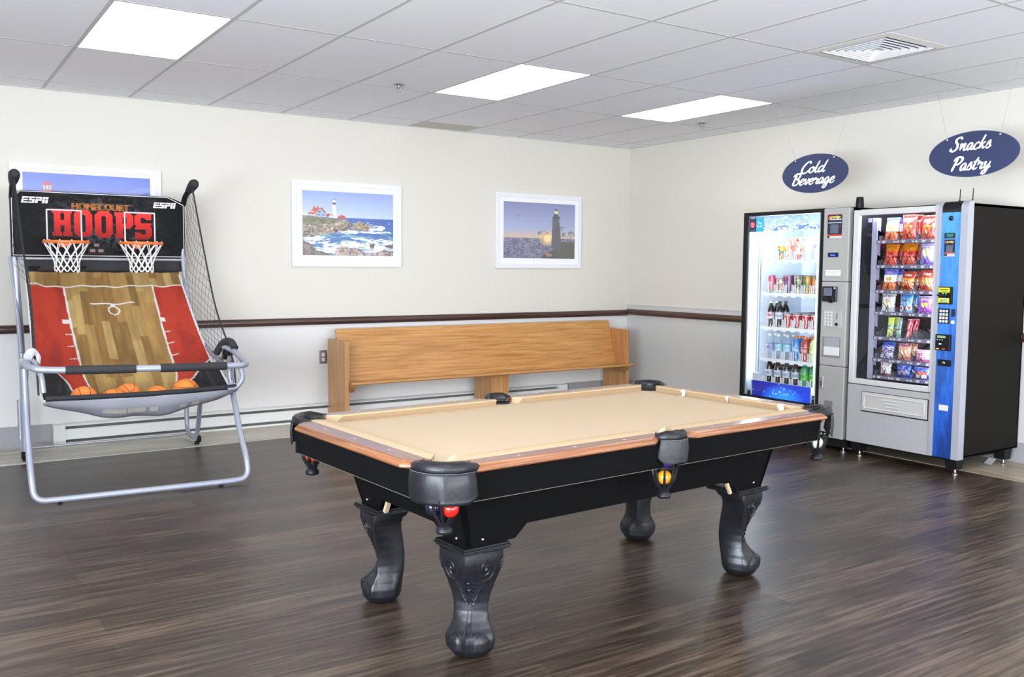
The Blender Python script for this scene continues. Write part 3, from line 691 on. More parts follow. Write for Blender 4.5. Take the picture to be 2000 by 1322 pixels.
# pockets
def pocket(cx_, cy_, ax, ro_, ri, span, flap_span, zf, worn, ragged=0.):
    """leather-wrapped iron around a drop hole; ax = outward direction angle"""
    p = B(); N = 28
    prof = [(ri, .735), (ri-.002, .755), (ri+.004, .770), (ri+(ro_-ri)*.4, .778), (ro_-.010, .774), (ro_-.001, .764), (ro_, .750), (ro_-.003, .738), (ro_-.012, .733)]
    V = []; m = len(prof)
    for i in range(N+1):
        a = ax-span+2*span*i/N; tp = min(1, 4*(i/N), 4*(1-i/N)); tp = .62+.38*tp
        for (r_, z) in prof:
            rr = ri+(r_-ri)*(.8+.2*tp); V.append((cx_+rr*math.cos(a), cy_+rr*math.sin(a), .735+(z-.735)*tp))
    Fc = [(i*m+k, i*m+(k+1) % m, (i+1)*m+(k+1) % m, (i+1)*m+k) for i in range(N) for k in range(m)]+[tuple(range(m)), tuple(range(N*m, N*m+m))]
    p.add(V, Fc, True); po = p.build('pocket', M_LEA, pt, local=True, ang=60)
    # dark drop hole liner
    l = B(); V = []; M_ = 24
    hb = [(ri+.004, .766), (ri-.004, .735), (ri-.012, .70), (ri-.02, .655)]
    for (r_, z) in hb:
        for k in range(M_+1):
            a = ax-span*1.05+2*span*1.05*k/M_; V.append((cx_+r_*math.cos(a), cy_+r_*math.sin(a), z))
    l.add(V, [(j*(M_+1)+k, j*(M_+1)+k+1, (j+1)*(M_+1)+k+1, (j+1)*(M_+1)+k) for j in range(3) for k in range(M_)], True); l.build('pocket_liner', mat('pocket_black', (.006, .006, .007), .55), po, local=True, solid=.002)
    # mouth: black patch on the bed where the hole opens
    d = B(); d.add([(cx_+(ri-.006)*math.cos(2*PI*k/24), cy_+(ri-.006)*math.sin(2*PI*k/24), .7356) for k in range(24)], [tuple(range(24))]); d.build('drop_hole', mat('pocket_hole_black', (.004, .004, .004), .9), po, local=True)
    # hanging leather flap
    rs = random.Random(int(cx_*100+cy_*10)); nz = 10; na = 26
    def fl(u, v):
        a = ax+flap_span*(2*u-1); bot = zf+ragged*math.sin(u*17)*.5+ragged*rs.uniform(-.3, .3)*(v > .95)
        edge = min(1, min(u, 1-u)*6); bot += .022*(1-edge)**2
        z = .745+(bot-.745)*v; bulge = .004*math.sin(PI*min(1, v*1.1))
        rr = ro_+.001+bulge+worn[0]*v*v*(1 if u > .5 else .3); aa = a+worn[1]*v*(u-.5)
        return (cx_+rr*math.cos(aa), cy_+rr*math.sin(aa), z)
    f_ = B().surf(fl, na, nz, True).build('pocket_flap', M_LEAW if worn[2] else M_LEA, po, local=True, solid=.003)
    s_ = B(); s_.tube([(cx_+(ro_+.003)*math.cos(ax+flap_span*(2*k/20-1)), cy_+(ro_+.003)*math.sin(ax+flap_span*(2*k/20-1)), .7435) for k in range(21)], .0016, 5); s_.build('stitching', mat('grey_thread', (.20, .20, .20), .6), f_, local=True)
    return po
D = math.pi/180
POC = {}
POC['nl'] = pocket(-.968, -.515, 225*D, .118, .070, 88*D, 62*D, .645, (.012, .0, 0))
POC['fl'] = pocket(-.935, .505, 135*D, .112, .068, 88*D, 42*D, .655, (.0, .0, 0))
POC['nr'] = pocket(.955, -.508, -45*D, .112, .068, 88*D, 34*D, .648, (.0, .1, 1), .004)
POC['fr'] = pocket(.985, .510, 45*D, .108, .070, 88*D, 50*D, .655, (.0, .0, 0))
POC['nm'] = pocket(.003, -.552, -90*D, .082, .052, 85*D, 58*D, .654, (.0, .25, 1), .004)
POC['fm'] = pocket(.030, .552, 90*D, .082, .052, 85*D, 50*D, .640, (.0, .0, 0))
def pocket_net(po, cx_, cy_, zt=.640, zb=.535, R=.050):
    n = B(); n.tube([(cx_+R*math.cos(2*PI*k/20), cy_+R*math.sin(2*PI*k/20), zt) for k in range(20)], .004, 6, closed=True)
    for k in range(8):
        a = 2*PI*k/8; n.tube([(cx_+r_*math.cos(a), cy_+r_*math.sin(a), z) for r_, z in ((R, zt), (R*.86, zt-.03), (R*.72, zt-.055), (R*.42, zt-.078), (.014, zt-.092))], [.004, .005, .006, .006, .006], 6)
    n.build('pocket_net', M_LEA, po, local=True)
    n = B(); n.lathe([(.012, zt-.080), (.020, zt-.088), (.018, zt-.094), (.026, zt-.102), (.029, zt-.112), (.026, zt-.120), (.014, zt-.124), (0.001, zt-.124)], 16, (cx_, cy_, 0)); n.build('net_knob', M_LEA, po, local=True)
NETS = {'nl': (-1.012, -.552), 'fl': (-1.02, .452), 'nr': (.935, -.555), 'nm': (-.012, -.565), 'fr': (1.0, .53), 'fm': (0, .57)}
NETS['fl'] = (-.968, .508); NETS['nr'] = (1.015, -.525); NETS['nl'] = (-.98, -.522)
for k, (x, y) in NETS.items(): pocket_net(POC[k], x, y, .648 if k != 'nm' else .632)
FSH = .0
# cabinet (tapers down to the legs) - one panel per side
zt_, zm_, zb_ = .636, .462, .412
def cab(sd, hl_t, hl_b, o_t, o_b, hlm):
    F = xf(sd); k = lambda z: (zt_-z)/(zt_-zb_)
    def P_(a, z, off=0): return F(a, o_t+(o_b-o_t)*k(z)-off, z)
    out = [(-hl_t, zt_), (-hl_b, zb_), (-hlm-.05, zb_), (-hlm, zm_), (hlm, zm_), (hlm+.05, zb_), (hl_b, zb_), (hl_t, zt_)]
    b = B(); n = len(out); V = [P_(a, z) for a, z in out]+[P_(a, z, .02) for a, z in out]
    b.add(V, [tuple(range(n)), tuple(range(2*n-1, n-1, -1))]+[(i, (i+1) % n, (i+1) % n+n, i+n) for i in range(n)])
    c_ = b.build('cabinet_panel', M_BLK, pt, local=True)
    q = B()
    for a in (-hl_b+.06, hl_b-.06): p = P_(a, zb_+.022, -.001); q.sphere(p, .0055, 10, 6)
    q.build('bolt', mat('bolt_metal', (.5, .5, .5), .3, metal=.9), c_, local=True)
cab('n', .862, .80, .425, .392, .545); cab('f', .862, .80, .425, .392, .545); cab('l', .425, .392, .862, .80, .19); cab('r', .425, .392, .862, .80, .19)
# legs
def sec(z):
    T = [(0.0, .040, .045, .045, 2.0), (.012, .066, .068, .068, 2.0), (.035, .082, .082, .084, 1.9), (.065, .086, .086, .087, 1.8), (.085, .084, .088, .083, 1.7), (.105, .058, .090, .074, 1.55), (.13, .036, .092, .066, 1.45), (.16, .020, .095, .062, 1.35),
         (.19, .018, .096, .064, 1.3), (.22, .026, .095, .070, 1.28), (.26, .046, .090, .084, 1.25), (.30, .072, .084, .100, 1.22), (.33, .088, .082, .110, 1.2), (.352, .094, .088, .114, 1.2), (.365, .094, .105, .116, 1.2), (.388, .092, .118, .116, 1.2)]
    for a, c_ in zip(T, T[1:]):
        if z <= c_[0]:
            t = (z-a[0])/(c_[0]-a[0]); t2 = t*t*(3-2*t)*.35+t*.65; return [a[i]+(c_[i]-a[i])*t2 for i in range(1, 5)]
    return list(T[-1][1:])
def leg_off(a, z):
    """claw relief on the foot: a centre toe on the outer corner, one toe on each side, dips between"""
    if z >= .125: return 0
    w_ = math.sin(PI*min(1, z/.125))**.8; off = -.004*w_
    for ta, wd, hg in ((0, .15, .012), (1.30, .20, .011), (-1.30, .20, .011), (2.5, .3, .006), (-2.5, .3, .006)):
        d = (a-ta+PI) % (2*PI)-PI; off += hg*w_*math.exp(-(d/wd)**2)
    for ta in (.70, -.70):
        d = ((a-ta+PI) % (2*PI)-PI)/.36; e = (z-.045)/.042; off += .007*max(0, 1-d*d-e*e)**.5
    return off
def leg_pt(ang, z, off=0.):
    o, i_, p, n = sec(z); c_, s_ = math.cos(ang), math.sin(ang); e = 2/n
    x = (o if c_ > 0 else i_)*math.copysign(abs(c_)**e, c_); y = p*math.copysign(abs(s_)**e, s_)
    L_ = math.hypot(x, y) or 1; off = off+leg_off(ang, z); return (x*(1+off/L_), y*(1+off/L_), z)
def make_leg(cx_, cy_, ang):
    R = lambda p: (cx_+p[0]*math.cos(ang)-p[1]*math.sin(ang), cy_+p[0]*math.sin(ang)+p[1]*math.cos(ang), p[2])
    b = B(); NA, NZ = 96, 84
    V = []
    for j in range(NZ+1):
        z = .388*j/NZ
        for i in range(NA): V.append(R(leg_pt(2*PI*i/NA, z)))
    Fc = [(j*NA+i, j*NA+(i+1) % NA, (j+1)*NA+(i+1) % NA, (j+1)*NA+i) for j in range(NZ) for i in range(NA)]+[tuple(range(NA-1, -1, -1)), tuple(range(NZ*NA, NZ*NA+NA))]
    lg = b.add(V, Fc, True).build('leg', M_BLKL, pt, local=True, ang=35)
    # carved relief on the two outer faces
    c_ = B()
    def on(a, z, off=.002): return R(leg_pt(a, z, off))
    for s in (-1, 1):
        sp = []
        for k in range(40):
            th = k*.33; rr = .026*(1-k/46); sp.append(on(s*(.80+rr*11.0*math.cos(th)*.62), .326+rr*1.25*math.sin(th), .0012))
        c_.tube(sp, [.0030]*38+[.0045, .006], 6)
        c_.sphere(on(s*.80, .326, .0), .008, 10, 8, (1, 1, 1.3))
        sp = [on(s*(.80+.30*math.cos(th)), .322+.042*math.sin(th), .001) for th in [PI*.15-k*.22 for k in range(18)]]; c_.tube(sp, [.0015]+[.0034]*16+[.0015], 6)
        sp = []
        for k in range(24):
            th = 2.4-k*.3; rr = .020*(1-k/40); sp.append(on(s*(1.46+rr*7*math.cos(th)), .330+rr*1.3*math.sin(th), .001))
        c_.tube(sp, .0028, 6)
        for k in range(6):
            z0 = .288-.018*k; w_ = .46-.062*k
            c_.tube([on(s*(.20+w_*1.7*t), z0-.020*math.sin(PI*t*.75)+.020*t*t, .001) for t in (0, .15, .3, .45, .6, .75, .9, 1)], [.001, .003, .0042, .0046, .0042, .0036, .0026, .001], 6)
        for z0 in (.275, .245): c_.sphere(on(s*.1, z0, .0005), .005, 10, 6)
        c_.tube([on(s*.45, z, .0004) for z in (.365, .35, .335, .32, .30)], [.001, .0022, .0024, .0022, .001], 5)
        # claw outlines on the foot
        c_.tube([on(s*(.70+.38*math.cos(th)), .046+.046*math.sin(th), .0004) for th in [-.2+k*.26 for k in range(14)]], .0020, 6)
        c_.tube([on(s*.22, z, .0) for z in (.17, .15, .13, .11, .09, .07, .05, .035)], [.001, .002, .0024, .0024, .0024, .0022, .002, .001], 6)
    c_.build('carving', M_BLKL, lg, local=True)
    # cap plate
    p = B(); q = .185; o = .098
    for (zz, e) in ((.388, .004), (.396, .012), (.404, .006)):
        s_ = q+e*1.4; x1 = (o+e)/1.0
        pts = [(x1+.012, 0), (x1+.012-s_*.7071, s_*.7071), (x1+.012-s_*1.4142, 0), (x1+.012-s_*.7071, -s_*.7071)]
        p.prism(pts, lambda u, v, w_: R((u, v, w_)), zz, zz+.0078)
    p.build('cap_plate', M_BLKL, lg, local=True, bevel=.0015)
    return lg
for sx, sy in ((-1, -1), (-1, 1), (1, -1), (1, 1)): make_leg(sx*.742, sy*.328, math.atan2(sy, sx))
M_BRACE = mat('bare_wood_brace', (.50, .37, .22), .7)
for (x, y) in ((-.78, .19), (.57, -.375)):
    if x < 0: B().box((-.802, .186, .405), (-.784, .200, .455), rot=(.5, 0, 0)).build('brace', M_BRACE, pt, local=True)
    else: B().box((.56, -.405, .405), (.573, -.392, .458), rot=(0, -.5, 0)).build('brace', M_BRACE, pt, local=True)
# balls left in the pocket nets
def tw(x, y, z): c_, s_ = math.cos(TTH), math.sin(TTH); return (TX+x*c_-y*s_, TY+x*s_+y*c_, z)
def pball(key, dx, dy, z, col, lab):
    x, y = NETS[key]; P_ = tw(x+dx, y+dy, z)
    o = B().sphere((0, 0, 0), .0286, 24, 14).build('pool_ball', mat('ball_'+col, col, .08, coat=.5)); o.location = P_
    tag(o, lab, 'pool ball', 'pool balls caught in the pockets')
pball('fl', 0, 0, .606, 'e0491e', 'orange pool ball in the net at the far left corner of the table')
pball('nl', .006, -.026, .613, 'c81c10', 'red pool ball in the near left corner pocket net')
pball('nl', -.024, .024, .612, '17122e', 'dark blue pool ball behind the red one in the near left pocket net')
pball('nm', 0, 0, .590, 'e89a1c', 'yellow pool ball in the side pocket net')
pball('nm', .004, .002, .6475, '2c1660', 'purple pool ball on top of the yellow one in the side pocket net')
pball('nr', 0, 0, .606, 'e6e2dc', 'white pool ball in the pocket net next to the vending machines')
# ================================================================ two-hoop basketball arcade game
G = thing('basketball_arcade_game', 'folding two-hoop basketball game with black backboard and court-print ramp', 'arcade game', (-5.47, -1.2, 0))
M_TUBE = mat('silver_tube', (.36, .38, .45), .38, metal=.35, spec=.6)
M_FOAM = mat('black_foam', (.02, .02, .022), .75, bump=.2, bscale=200)
M_PLB = mat('black_plastic', (.008, .008, .009), .5, spec=.18)
TR = .0185
# front U stand
pts = [(-6.118, -1.66, .80), (-6.118, -1.67, .72), (-6.120, -1.71, .56), (-6.125, -1.84, .30), (-6.125, -1.93, .16), (-6.118, -1.965, .03), (-5.97, -1.965, .026), (-5.05, -2.025, .026), (-4.90, -2.025, .03), (-4.90, -1.99, .16), (-4.90, -1.87, .284), (-4.90, -1.71, .55), (-4.905, -1.665, .68), (-4.91, -1.70, .79)]
B().tube(fillet(pts, .12, 8), TR, 14).build('front_stand', M_TUBE, G)
for p in ((-5.985, -1.968), (-5.075, -2.023)): B().box((p[0]-.012, p[1]-.012, 0), (p[0]+.012, p[1]+.012, .02)).build('rubber_foot', M_PLB, G, bevel=.002)
# rear stand: two uprights joined by a floor bar
for x in (-6.025, -4.845):
    s = 1 if x > -5 else -1
    if s < 0:
        B().tube(fillet([(x, -.55, .05), (x, -.57, .5), (x-.005, -.57, .9), (x-.028, -.565, 1.44), (x-.028, -.565, 1.86)], .1, 4), .022, 14).build('upright', M_TUBE, G)
        B().tube([(x-.012, -.66, .78), (x-.018, -.60, 1.0), (x-.05, -.53, 1.44)], .013, 10).build('brace_tube', M_TUBE, G)
        B().tube([(x+.01, -.62, .05), (x+.005, -.75, .35), (x-.03, -1.05, .62), (x-.06, -1.45, .78)], .016, 10).build('side_tube', M_TUBE, G)
    else:
        B().tube(catmull([(x, -.56, .06), (x-.008, -.66, .2), (x-.018, -.76, .36), (x-.04, -.98, .52), (x-.055, -1.3, .68), (x-.062, -1.62, .80)], 5), .0175, 12).build('side_tube', M_TUBE, G)
        B().tube(fillet([(-4.915, -1.50, .74), (-4.925, -1.2, .80), (-4.93, -.9, .95), (-4.93, -.72, 1.15), (-4.93, -.585, 1.42), (-4.925, -.565, 1.86)], .2, 6), .0165, 12).build('upright', M_TUBE, G)
    B().tube(fillet([(x, -.55, .045), (x, -.33, .045), (x, -.27, .10), (x, -.265, .40)], .14, 8), .0175, 12).build('rear_leg', M_TUBE, G)
    cp = B().lathe([(.024, -.012), (.027, -.008), (.027, .008), (.024, .012)], 18, (x+s*.014, -.575, .045), 'x'); cp.build('joint_cap', M_PLB, G)
    B().lathe([(.02, 0), (.022, .004), (.016, .02), (.012, .03)], 14, (x, -.565, 0)).build('rubber_foot', M_PLB, G)
B().tube([(-6.02, -.30, .045), (-4.85, -.30, .045)], .009, 10).build('floor_bar', mat('thin_grey_bar', (.36, .37, .42), .4, metal=.4), G)
# backboard
def bbp(u, v, y=-.60): return (-6.072+1.162*u, y, 1.897-.457*v)
bo = [(.055, 0), (.90, 0), (1, .10), (1, 1), (0, 1), (0, .10)]
BBD = B(); BBD.prism([(p[0], p[1]) for p in bo], lambda u, v, w_: bbp(u, v, w_), -.598, -.575); bbd = BBD.build('backboard', M_PLB, G, bevel=.003)
W_, H_ = 1125., 457.
c = Cv(W_, H_, 601, 245, '0b0b0d')
n1 = c.noise(16, 9, 5); n2 = c.noise(50, 24, 6, 3); cen = np.exp(-((c.X-590)/330)**2)
tx = np.clip((n1*.55+n2*.45-.47)*5, 0, 1)*cen
c.a += (tx*.22)[..., None]
c.put((np.abs(n2-.5) < .022) & (cen > .35), '4a4846', .5)
def slab(cv, ch, x, y, w, h, col, hole):
    """varsity slab letter in a box"""
    R_ = lambda a, b_, c_, d, k=col: cv.poly([(x+a*w, y+b_*h), (x+c_*w, y+b_*h), (x+c_*w, y+d*h), (x+a*w, y+d*h)], k)
    def oct_(a, b_, c_, d, e, k): cv.poly([(x+(a+e)*w, y+b_*h), (x+(c_-e)*w, y+b_*h), (x+c_*w, y+(b_+e*.7)*h), (x+c_*w, y+(d-e*.7)*h), (x+(c_-e)*w, y+d*h), (x+(a+e)*w, y+d*h), (x+a*w, y+(d-e*.7)*h), (x+a*w, y+(b_+e*.7)*h)], k)
    if ch == 'H':
        R_(.08, 0, .40, 1); R_(.60, 0, .92, 1); R_(.3, .40, .7, .60)
        for a in (0, .52):
            R_(a, 0, a+.48, .15); R_(a, .85, a+.48, 1)
    if ch == 'O': oct_(.03, 0, .97, 1, .22, col); oct_(.38, .17, .62, .83, .08, hole)
    if ch == 'P':
        oct_(.1, 0, 1, .62, .2, col); R_(.08, 0, .42, 1); R_(0, 0, .5, .14); R_(0, .86, .5, 1); oct_(.42, .16, .64, .46, .07, hole)
    if ch == 'S':
        oct_(.03, 0, .95, .58, .2, col); oct_(.05, .42, .97, 1, .2, col); oct_(.36, .18, .62, .38, .05, hole); oct_(.38, .62, .64, .82, .05, hole)
        R_(.5, .24, 1, .37, hole); R_(0, .63, .5, .76, hole); R_(.68, .0, .95, .26); R_(.05, .74, .32, 1)
# HOMECOURT
base = c.a.copy()
c.text('HOMECOURT', 560, 120, 48, 'a5683a', sx=.86, bold=5, center=True)
for (x_, ch) in ((255, 'H'), (385, 'O'), (517, 'O'), (650, 'P'), (777, 'S')):
    x = x_-4; slab(c, ch, x, 120+(x-255)*.02, 124, 190, 'e02e2a', '17161a')
red = (c.a[..., 0] > .8) & (c.a[..., 1] < .3); t_ = np.clip((c.Y-120)/190, 0, 1)
c.a[red] = (Cv.C('ee3a34')*(1-t_[..., None])+Cv.C('8e1c1c')*t_[..., None])[red]
org = (np.abs(c.a-Cv.C('a5683a')).sum(-1) < .02); c.put(org & (n2 > .52), '6d4020', .6)
# four-letter network logo in the two upper corners
def logo(x, y, w, h):
    k = w/100.; col = 'eef0f2'
    def pl(pts): c.poly([(x+(px+ (100-py)*.0)*k+(h*(1-py/100.))*.22, y+py/100.*h) for px, py in pts], col)
    pl([(0, 0), (24, 0), (24, 20), (8, 20), (8, 80), (24, 80), (24, 100), (0, 100)]); pl([(8, 40), (23, 40), (23, 60), (8, 60)])
    pl([(27, 0), (50, 0), (50, 20), (36, 20), (36, 40), (50, 40), (50, 100), (26, 100), (26, 80), (41, 80), (41, 60), (27, 60)])
    pl([(53, 0), (76, 0), (76, 60), (62, 60), (62, 100), (53, 100)]); pl([(79, 0), (100, 0), (100, 100), (91, 100), (91, 20), (88, 20), (88, 100), (79, 100)])
    c.put(c.inpoly([(x+54*k+h*.2, y+.22*h), (x+68*k+h*.2, y+.22*h), (x+68*k+h*.1, y+.4*h), (x+60*k+h*.1, y+.4*h)]), '111113')
    c.rect(x-10, y+h*.30, x+w+20, y+h*.385, '0d0d0f')
logo(66, 42, 158, 44); logo(905, 45, 150, 42)
# white keyline round the board
bl = [(10, 58), (64, 6), (1005, 6), (1114, 60), (1114, 446), (10, 446), (10, 58)]; c.line(bl, 4, 'e8e8ea')
for (x0, x1) in ((218, 432), (712, 913)): c.line([(x0, 350), (x0, 128), (x1, 128), (x1, 350)], 9, 'c9c9cc')
m_out = ~c.inpoly([(62, -1), (1012, -1), (1126, 45), (1126, 458), (-1, 458), (-1, 45)]); 
msk = c.inpoly([(62, 1), (1010, 1), (1123, 46), (1123, 455), (1, 455), (1, 46)])
def bbsurf():
    b = B(); keep = {}
    nx, ny = c.nx, c.ny
    for j in range(ny):
        for i in range(nx):
            if msk[j, i]: keep[(i, j)] = len(b.v); b.v.append(bbp(i/(nx-1), j/(ny-1), -.5995))
    cols = [c.at(i/(nx-1), j/(ny-1)) for (i, j) in keep]
    for (i, j), k in keep.items():
        q = [keep.get(p) for p in ((i, j), (i+1, j), (i+1, j+1), (i, j+1))]
        if None not in q: b.f.append(tuple(q)); b.sm.append(False)
    b.c = cols; return b
bbsurf().build('backboard_print', mat_vc('gloss_print', .5, spec=.12), bbd)
# score display
s_ = B(); s_.box((-5.590, -.614, 1.462), (-5.470, -.599, 1.516)); s_.box((-5.555, -.614, 1.516), (-5.51, -.599, 1.545)); sd = s_.build('score_display', mat('display_grey', (.012, .012, .013), .5, spec=.15), G, bevel=.002)
s_ = B()
for (x, z) in ((-5.532, 1.528), (-5.560, 1.488), (-5.505, 1.488)): s_.box((x-.017, -.6155, z-.011), (x+.017, -.6140, z+.011))
s_.build('digit_window', mat('dark_red_window', (.12, .01, .012), .15), sd)
# valance under the board
b = B().surf(lambda u, v: (-5.99+1.055*u, -.578+.006*math.sin(u*25)*v, 1.445-.105*v), 40, 4, True); b.build('valance', mat('dark_cloth', (.022, .022, .026), .85), G, solid=.003)
B().tube([(-6.03, -.59, 1.428), (-4.92, -.59, 1.428)], .010, 10).build('cross_bar', mat('grey_bar_2', (.40, .41, .45), .4, metal=.4), G)
# rims with nets
M_RIM = mat('orange_rim', (.80, .16, .02), .35); M_NET = mat('white_net_cord', (.80, .80, .78), .8)
for cx_ in (-5.750, -5.262):
    cy_, rz, R_ = -.775, 1.543, .143
    b = B(); b.tube([(cx_+R_*math.cos(2*PI*k/40), cy_+R_*math.sin(2*PI*k/40), rz) for k in range(40)], .0095, 10, closed=True)
    b.prism([(-.05, 0), (.05, 0), (.03, -.028), (.0, -.042), (-.03, -.028)], lambda u, v, w_: (cx_+u, w_, rz+.004+v), -.628, -.612); b.box((cx_-.04, -.645, rz-.008), (cx_+.04, -.605, rz+.008)); rim = b.build('rim', M_RIM, G)
    n = B(); N = 12; rs = random.Random(3)
    def lv(k, a): 
        R = [R_*.99, .115, .092, .078, .080][k]; z = [rz-.008, rz-.055, rz-.105, rz-.150, rz-.180][k]; return Vector((cx_+R*math.cos(a)*1., cy_+R*math.sin(a), z))
    for i in range(N):
        a0 = 2*PI*i/N; st_ = 2*PI/N
        for sgn in (-1, 1):
            P_ = [lv(k, a0+sgn*st_*.5*k*.95+.1) for k in range(5)]; P_[0] = lv(0, a0+.1+sgn*.06)
            n.tube(catmull(P_, 4), .0031, 6)
        lp = [lv(0, a0+.1-.06)+Vector((0, 0, 0)), lv(0, a0+.1)+Vector((0, 0, .020)), lv(0, a0+.1+.06)]; n.tube(catmull(lp, 4), .0031, 6)
        e0, e1 = lv(4, a0+.1), lv(4, a0+.1+st_); n.tube(catmull([e0, (e0+e1)/2+Vector((0, 0, -.02-.012*rs.random())), e1], 4), .0031, 6)
    n.build('net', M_NET, rim)
# tops of the uprights: black padded arms
for x, s in ((-6.055, -1), (-4.915, 1)):
    dx = .0 if s < 0 else .02
    B().tube(catmull([(x, -.575, 1.84), (x+dx*.3, -.62, 1.90), (x+dx, -.70, 1.95), (x+dx*1.4, -.80, 1.985)], 5), [.020]*9+[.026]*6+[.024], 14).build('net_arm', M_PLB, G)
    B().tube(catmull([(x+dx, -.70, 1.945), (x+dx*1.2, -.745, 1.968), (x+dx*1.4, -.79, 1.985), (x+dx*1.5, -.82, 1.990)], 4), [.026, .030, .032, .033, .034, .035, .036, .036, .036, .034, .032, .028, .020], 16).build('foam_tip', M_FOAM, G)
# handle bar with foam grips
hp = [(-6.118, -1.66, .80), (-6.122, -1.80, .812), (-6.115, -1.98, .805), (-6.0, -2.045, .790), (-5.5, -2.10, .778), (-5.03, -2.09, .768), (-4.925, -2.05, .765), (-4.895, -1.95, .775), (-4.90, -1.76, .825), (-4.925, -1.62, .845)]
hb = catmull(hp, 60); B().tube(hb[::6]+[hb[-1]], .0195, 14).build('handle_bar', M_TUBE, G)
def seg_on(pts, xa, xb): return [p for p in pts if xa <= p.x <= xb and p.y < -1.9]
for xa, xb in ((-5.951, -5.572), (-5.443, -5.050)): B().tube(seg_on(hb, xa, xb), .0255, 16).build('foam_grip', M_FOAM, G)
for x in (-6.118, -4.915):
    B().lathe([(.030, -.026), (.036, -.02), (.036, .02), (.030, .026)], 20, (x, -1.665 if x < -5.5 else -1.66, .80), 'x').build('pivot_joint', M_TUBE if x < -5.5 else M_PLB, G)
B().tube(catmull([(-6.10, -1.70, .84), (-6.075, -1.66, .865), (-6.05, -1.64, .83), (-6.06, -1.68, .79)], 4), .026, 10).build('cloth_knot', mat('white_cloth_knot', (.62, .62, .64), .8), G)
B().tube(catmull([(-4.96, -1.56, .80), (-4.93, -1.62, .872), (-4.905, -1.70, .885), (-4.895, -1.76, .845)], 5), .024, 12).build('strap_loop', M_FOAM, G)
# tray rod: left and right ends drop from the handle
B().tube(fillet([(-6.08, -1.75, .82), (-6.045, -1.84, .74), (-6.04, -1.85, .64)], .06, 6), .016, 12).build('tray_rod', M_TUBE, G)
B().tube(fillet([(-4.90, -1.86, .775), (-4.885, -1.90, .66), (-4.93, -1.90, .60), (-4.99, -1.90, .60)], .06, 8), .016, 12).build('tray_rod', M_TUBE, G)
# ramp cloth with the court print
PR = [(-.575, 1.375), (-.585, 1.31), (-.77, 1.14), (-1.0, .945), (-1.2, .800), (-1.38, .675), (-1.53, .570), (-1.66, .500), (-1.78, .485), (-1.86, .530), (-1.895, .606)]
prf = [Vector((0, a, z)) for a, z in PR]; pc = catmull(prf, 12); cum = [0]
for a, b_ in zip(pc, pc[1:]): cum.append(cum[-1]+(b_-a).length)
def prof_at(v):
    s = v*cum[-1]
    for i in range(len(cum)-1):
        if s <= cum[i+1]: t = (s-cum[i])/(cum[i+1]-cum[i]+1e-9); p = pc[i].lerp(pc[i+1], t); d = (pc[i+1]-pc[i]).normalized(); return p, d
    return pc[-1], (pc[-1]-pc[-2]).normalized()
def court(u, v, off=0.):
    p, d = prof_at(v); n_ = Vector((0, -d.z, d.y)) if False else Vector((0, d.z, -d.y))
    xl = -5.985-.05*min(1, v*1.25)+.0*v; xr = -4.955+.035*min(1, v*1.25)
    if v < .05: xl -= .0; xr += .0
    x = xl+(xr-xl)*u; edge = math.sin(PI*u)
    wr = .006*math.sin(u*19+2*math.sin(v*4))*(1-.5*v)+.005*math.sin(u*41+v*7)*(v < .75)-.022*edge*min(1, v*3)*(v < .8)
    sag = -.035*edge if .7 < v < .93 else 0
    sag *= math.sin(PI*(v-.7)/.23) if .7 < v < .93 else 0
    sag += (.115*(1-math.sin(PI*u))**1.3*math.sin(PI*(v-.60)/.40)**.8 if .60 < v < 1.0 else 0)
    q = Vector((x, p.y, p.z))+(-n_)*(wr if v < .92 else 0)*-1+Vector((0, 0, sag)); q -= n_*off
    return (q.x, q.y, q.z)
cc = Cv(1000, 1700, 221, 301, 'c9481f')
nn = cc.noise(8, 5, 9); nf = cc.noise(60, 10, 10, 3)
cc.a[:] = Cv.C('bb3a2b'); cc.put(nn > .52, 'cb4630', .6); cc.put(nn < .42, '9c342e', .5)
rs = random.Random(4)
wd = np.zeros((cc.ny, cc.nx, 3)); wd[:] = Cv.C('b48a4e')
pw = 52
for i in range(int(1000/pw)+1):
    off = rs.uniform(0, 400); yy = -off
    while yy < 1700:
        L_ = rs.uniform(260, 460); m = (cc.X >= i*pw) & (cc.X < (i+1)*pw) & (cc.Y >= yy) & (cc.Y < yy+L_); cshade = rs.choice(['a98450', 'b69358', '9c7644', 'c2a266', '90703f', 'b08950']); wd[m] = Cv.C(cshade)*(.95+.1*nf[m][:, None]); yy += L_
wd *= (.9+.2*nf)[..., None]
key = cc.inpoly([(222, 178), (790, 178), (775, 1010), (245, 1010)]) | ((((cc.X-510)/265)**2+((cc.Y-1010)/430)**2 < 1) & (cc.Y > 1000)) | (cc.Y < 172)
cc.a[key] = wd[key]
cc.put(cc.Y < 42, '15151a')
LN = 'f0ece8'
cc.line([(0, 160), (60, 150), (110, 172), (1000, 172)], 9, LN)
cc.line([(222, 178), (245, 1010)], 12, LN); cc.line([(790, 178), (775, 1010)], 12, LN); cc.line([(245, 1012), (775, 1012)], 11, LN)
cc.line([(510-265*math.cos(a), 1010+430*math.sin(a)) for a in [k*PI/30 for k in range(31)]], 10, LN)
for (a, b_) in (((185, 505), (232, 505)), ((780, 505), (815, 505))): cc.rect(a[0], a[1]-16, b_[0], a[1]+22, LN)
for k, y in enumerate((640, 760, 890)):
    cc.line([(195, y-8), (236, y)], 8, LN); cc.line([(778, y), (825, y-12)], 8, LN)
cc.line([(372, 345), (640, 345)], 11, LN); cc.rect(492, 345, 520, 372, LN)
m = np.abs(np.sqrt(((cc.X-508)/34.)**2+((cc.Y-405)/38.)**2)-1) < .14; cc.put(m, LN)
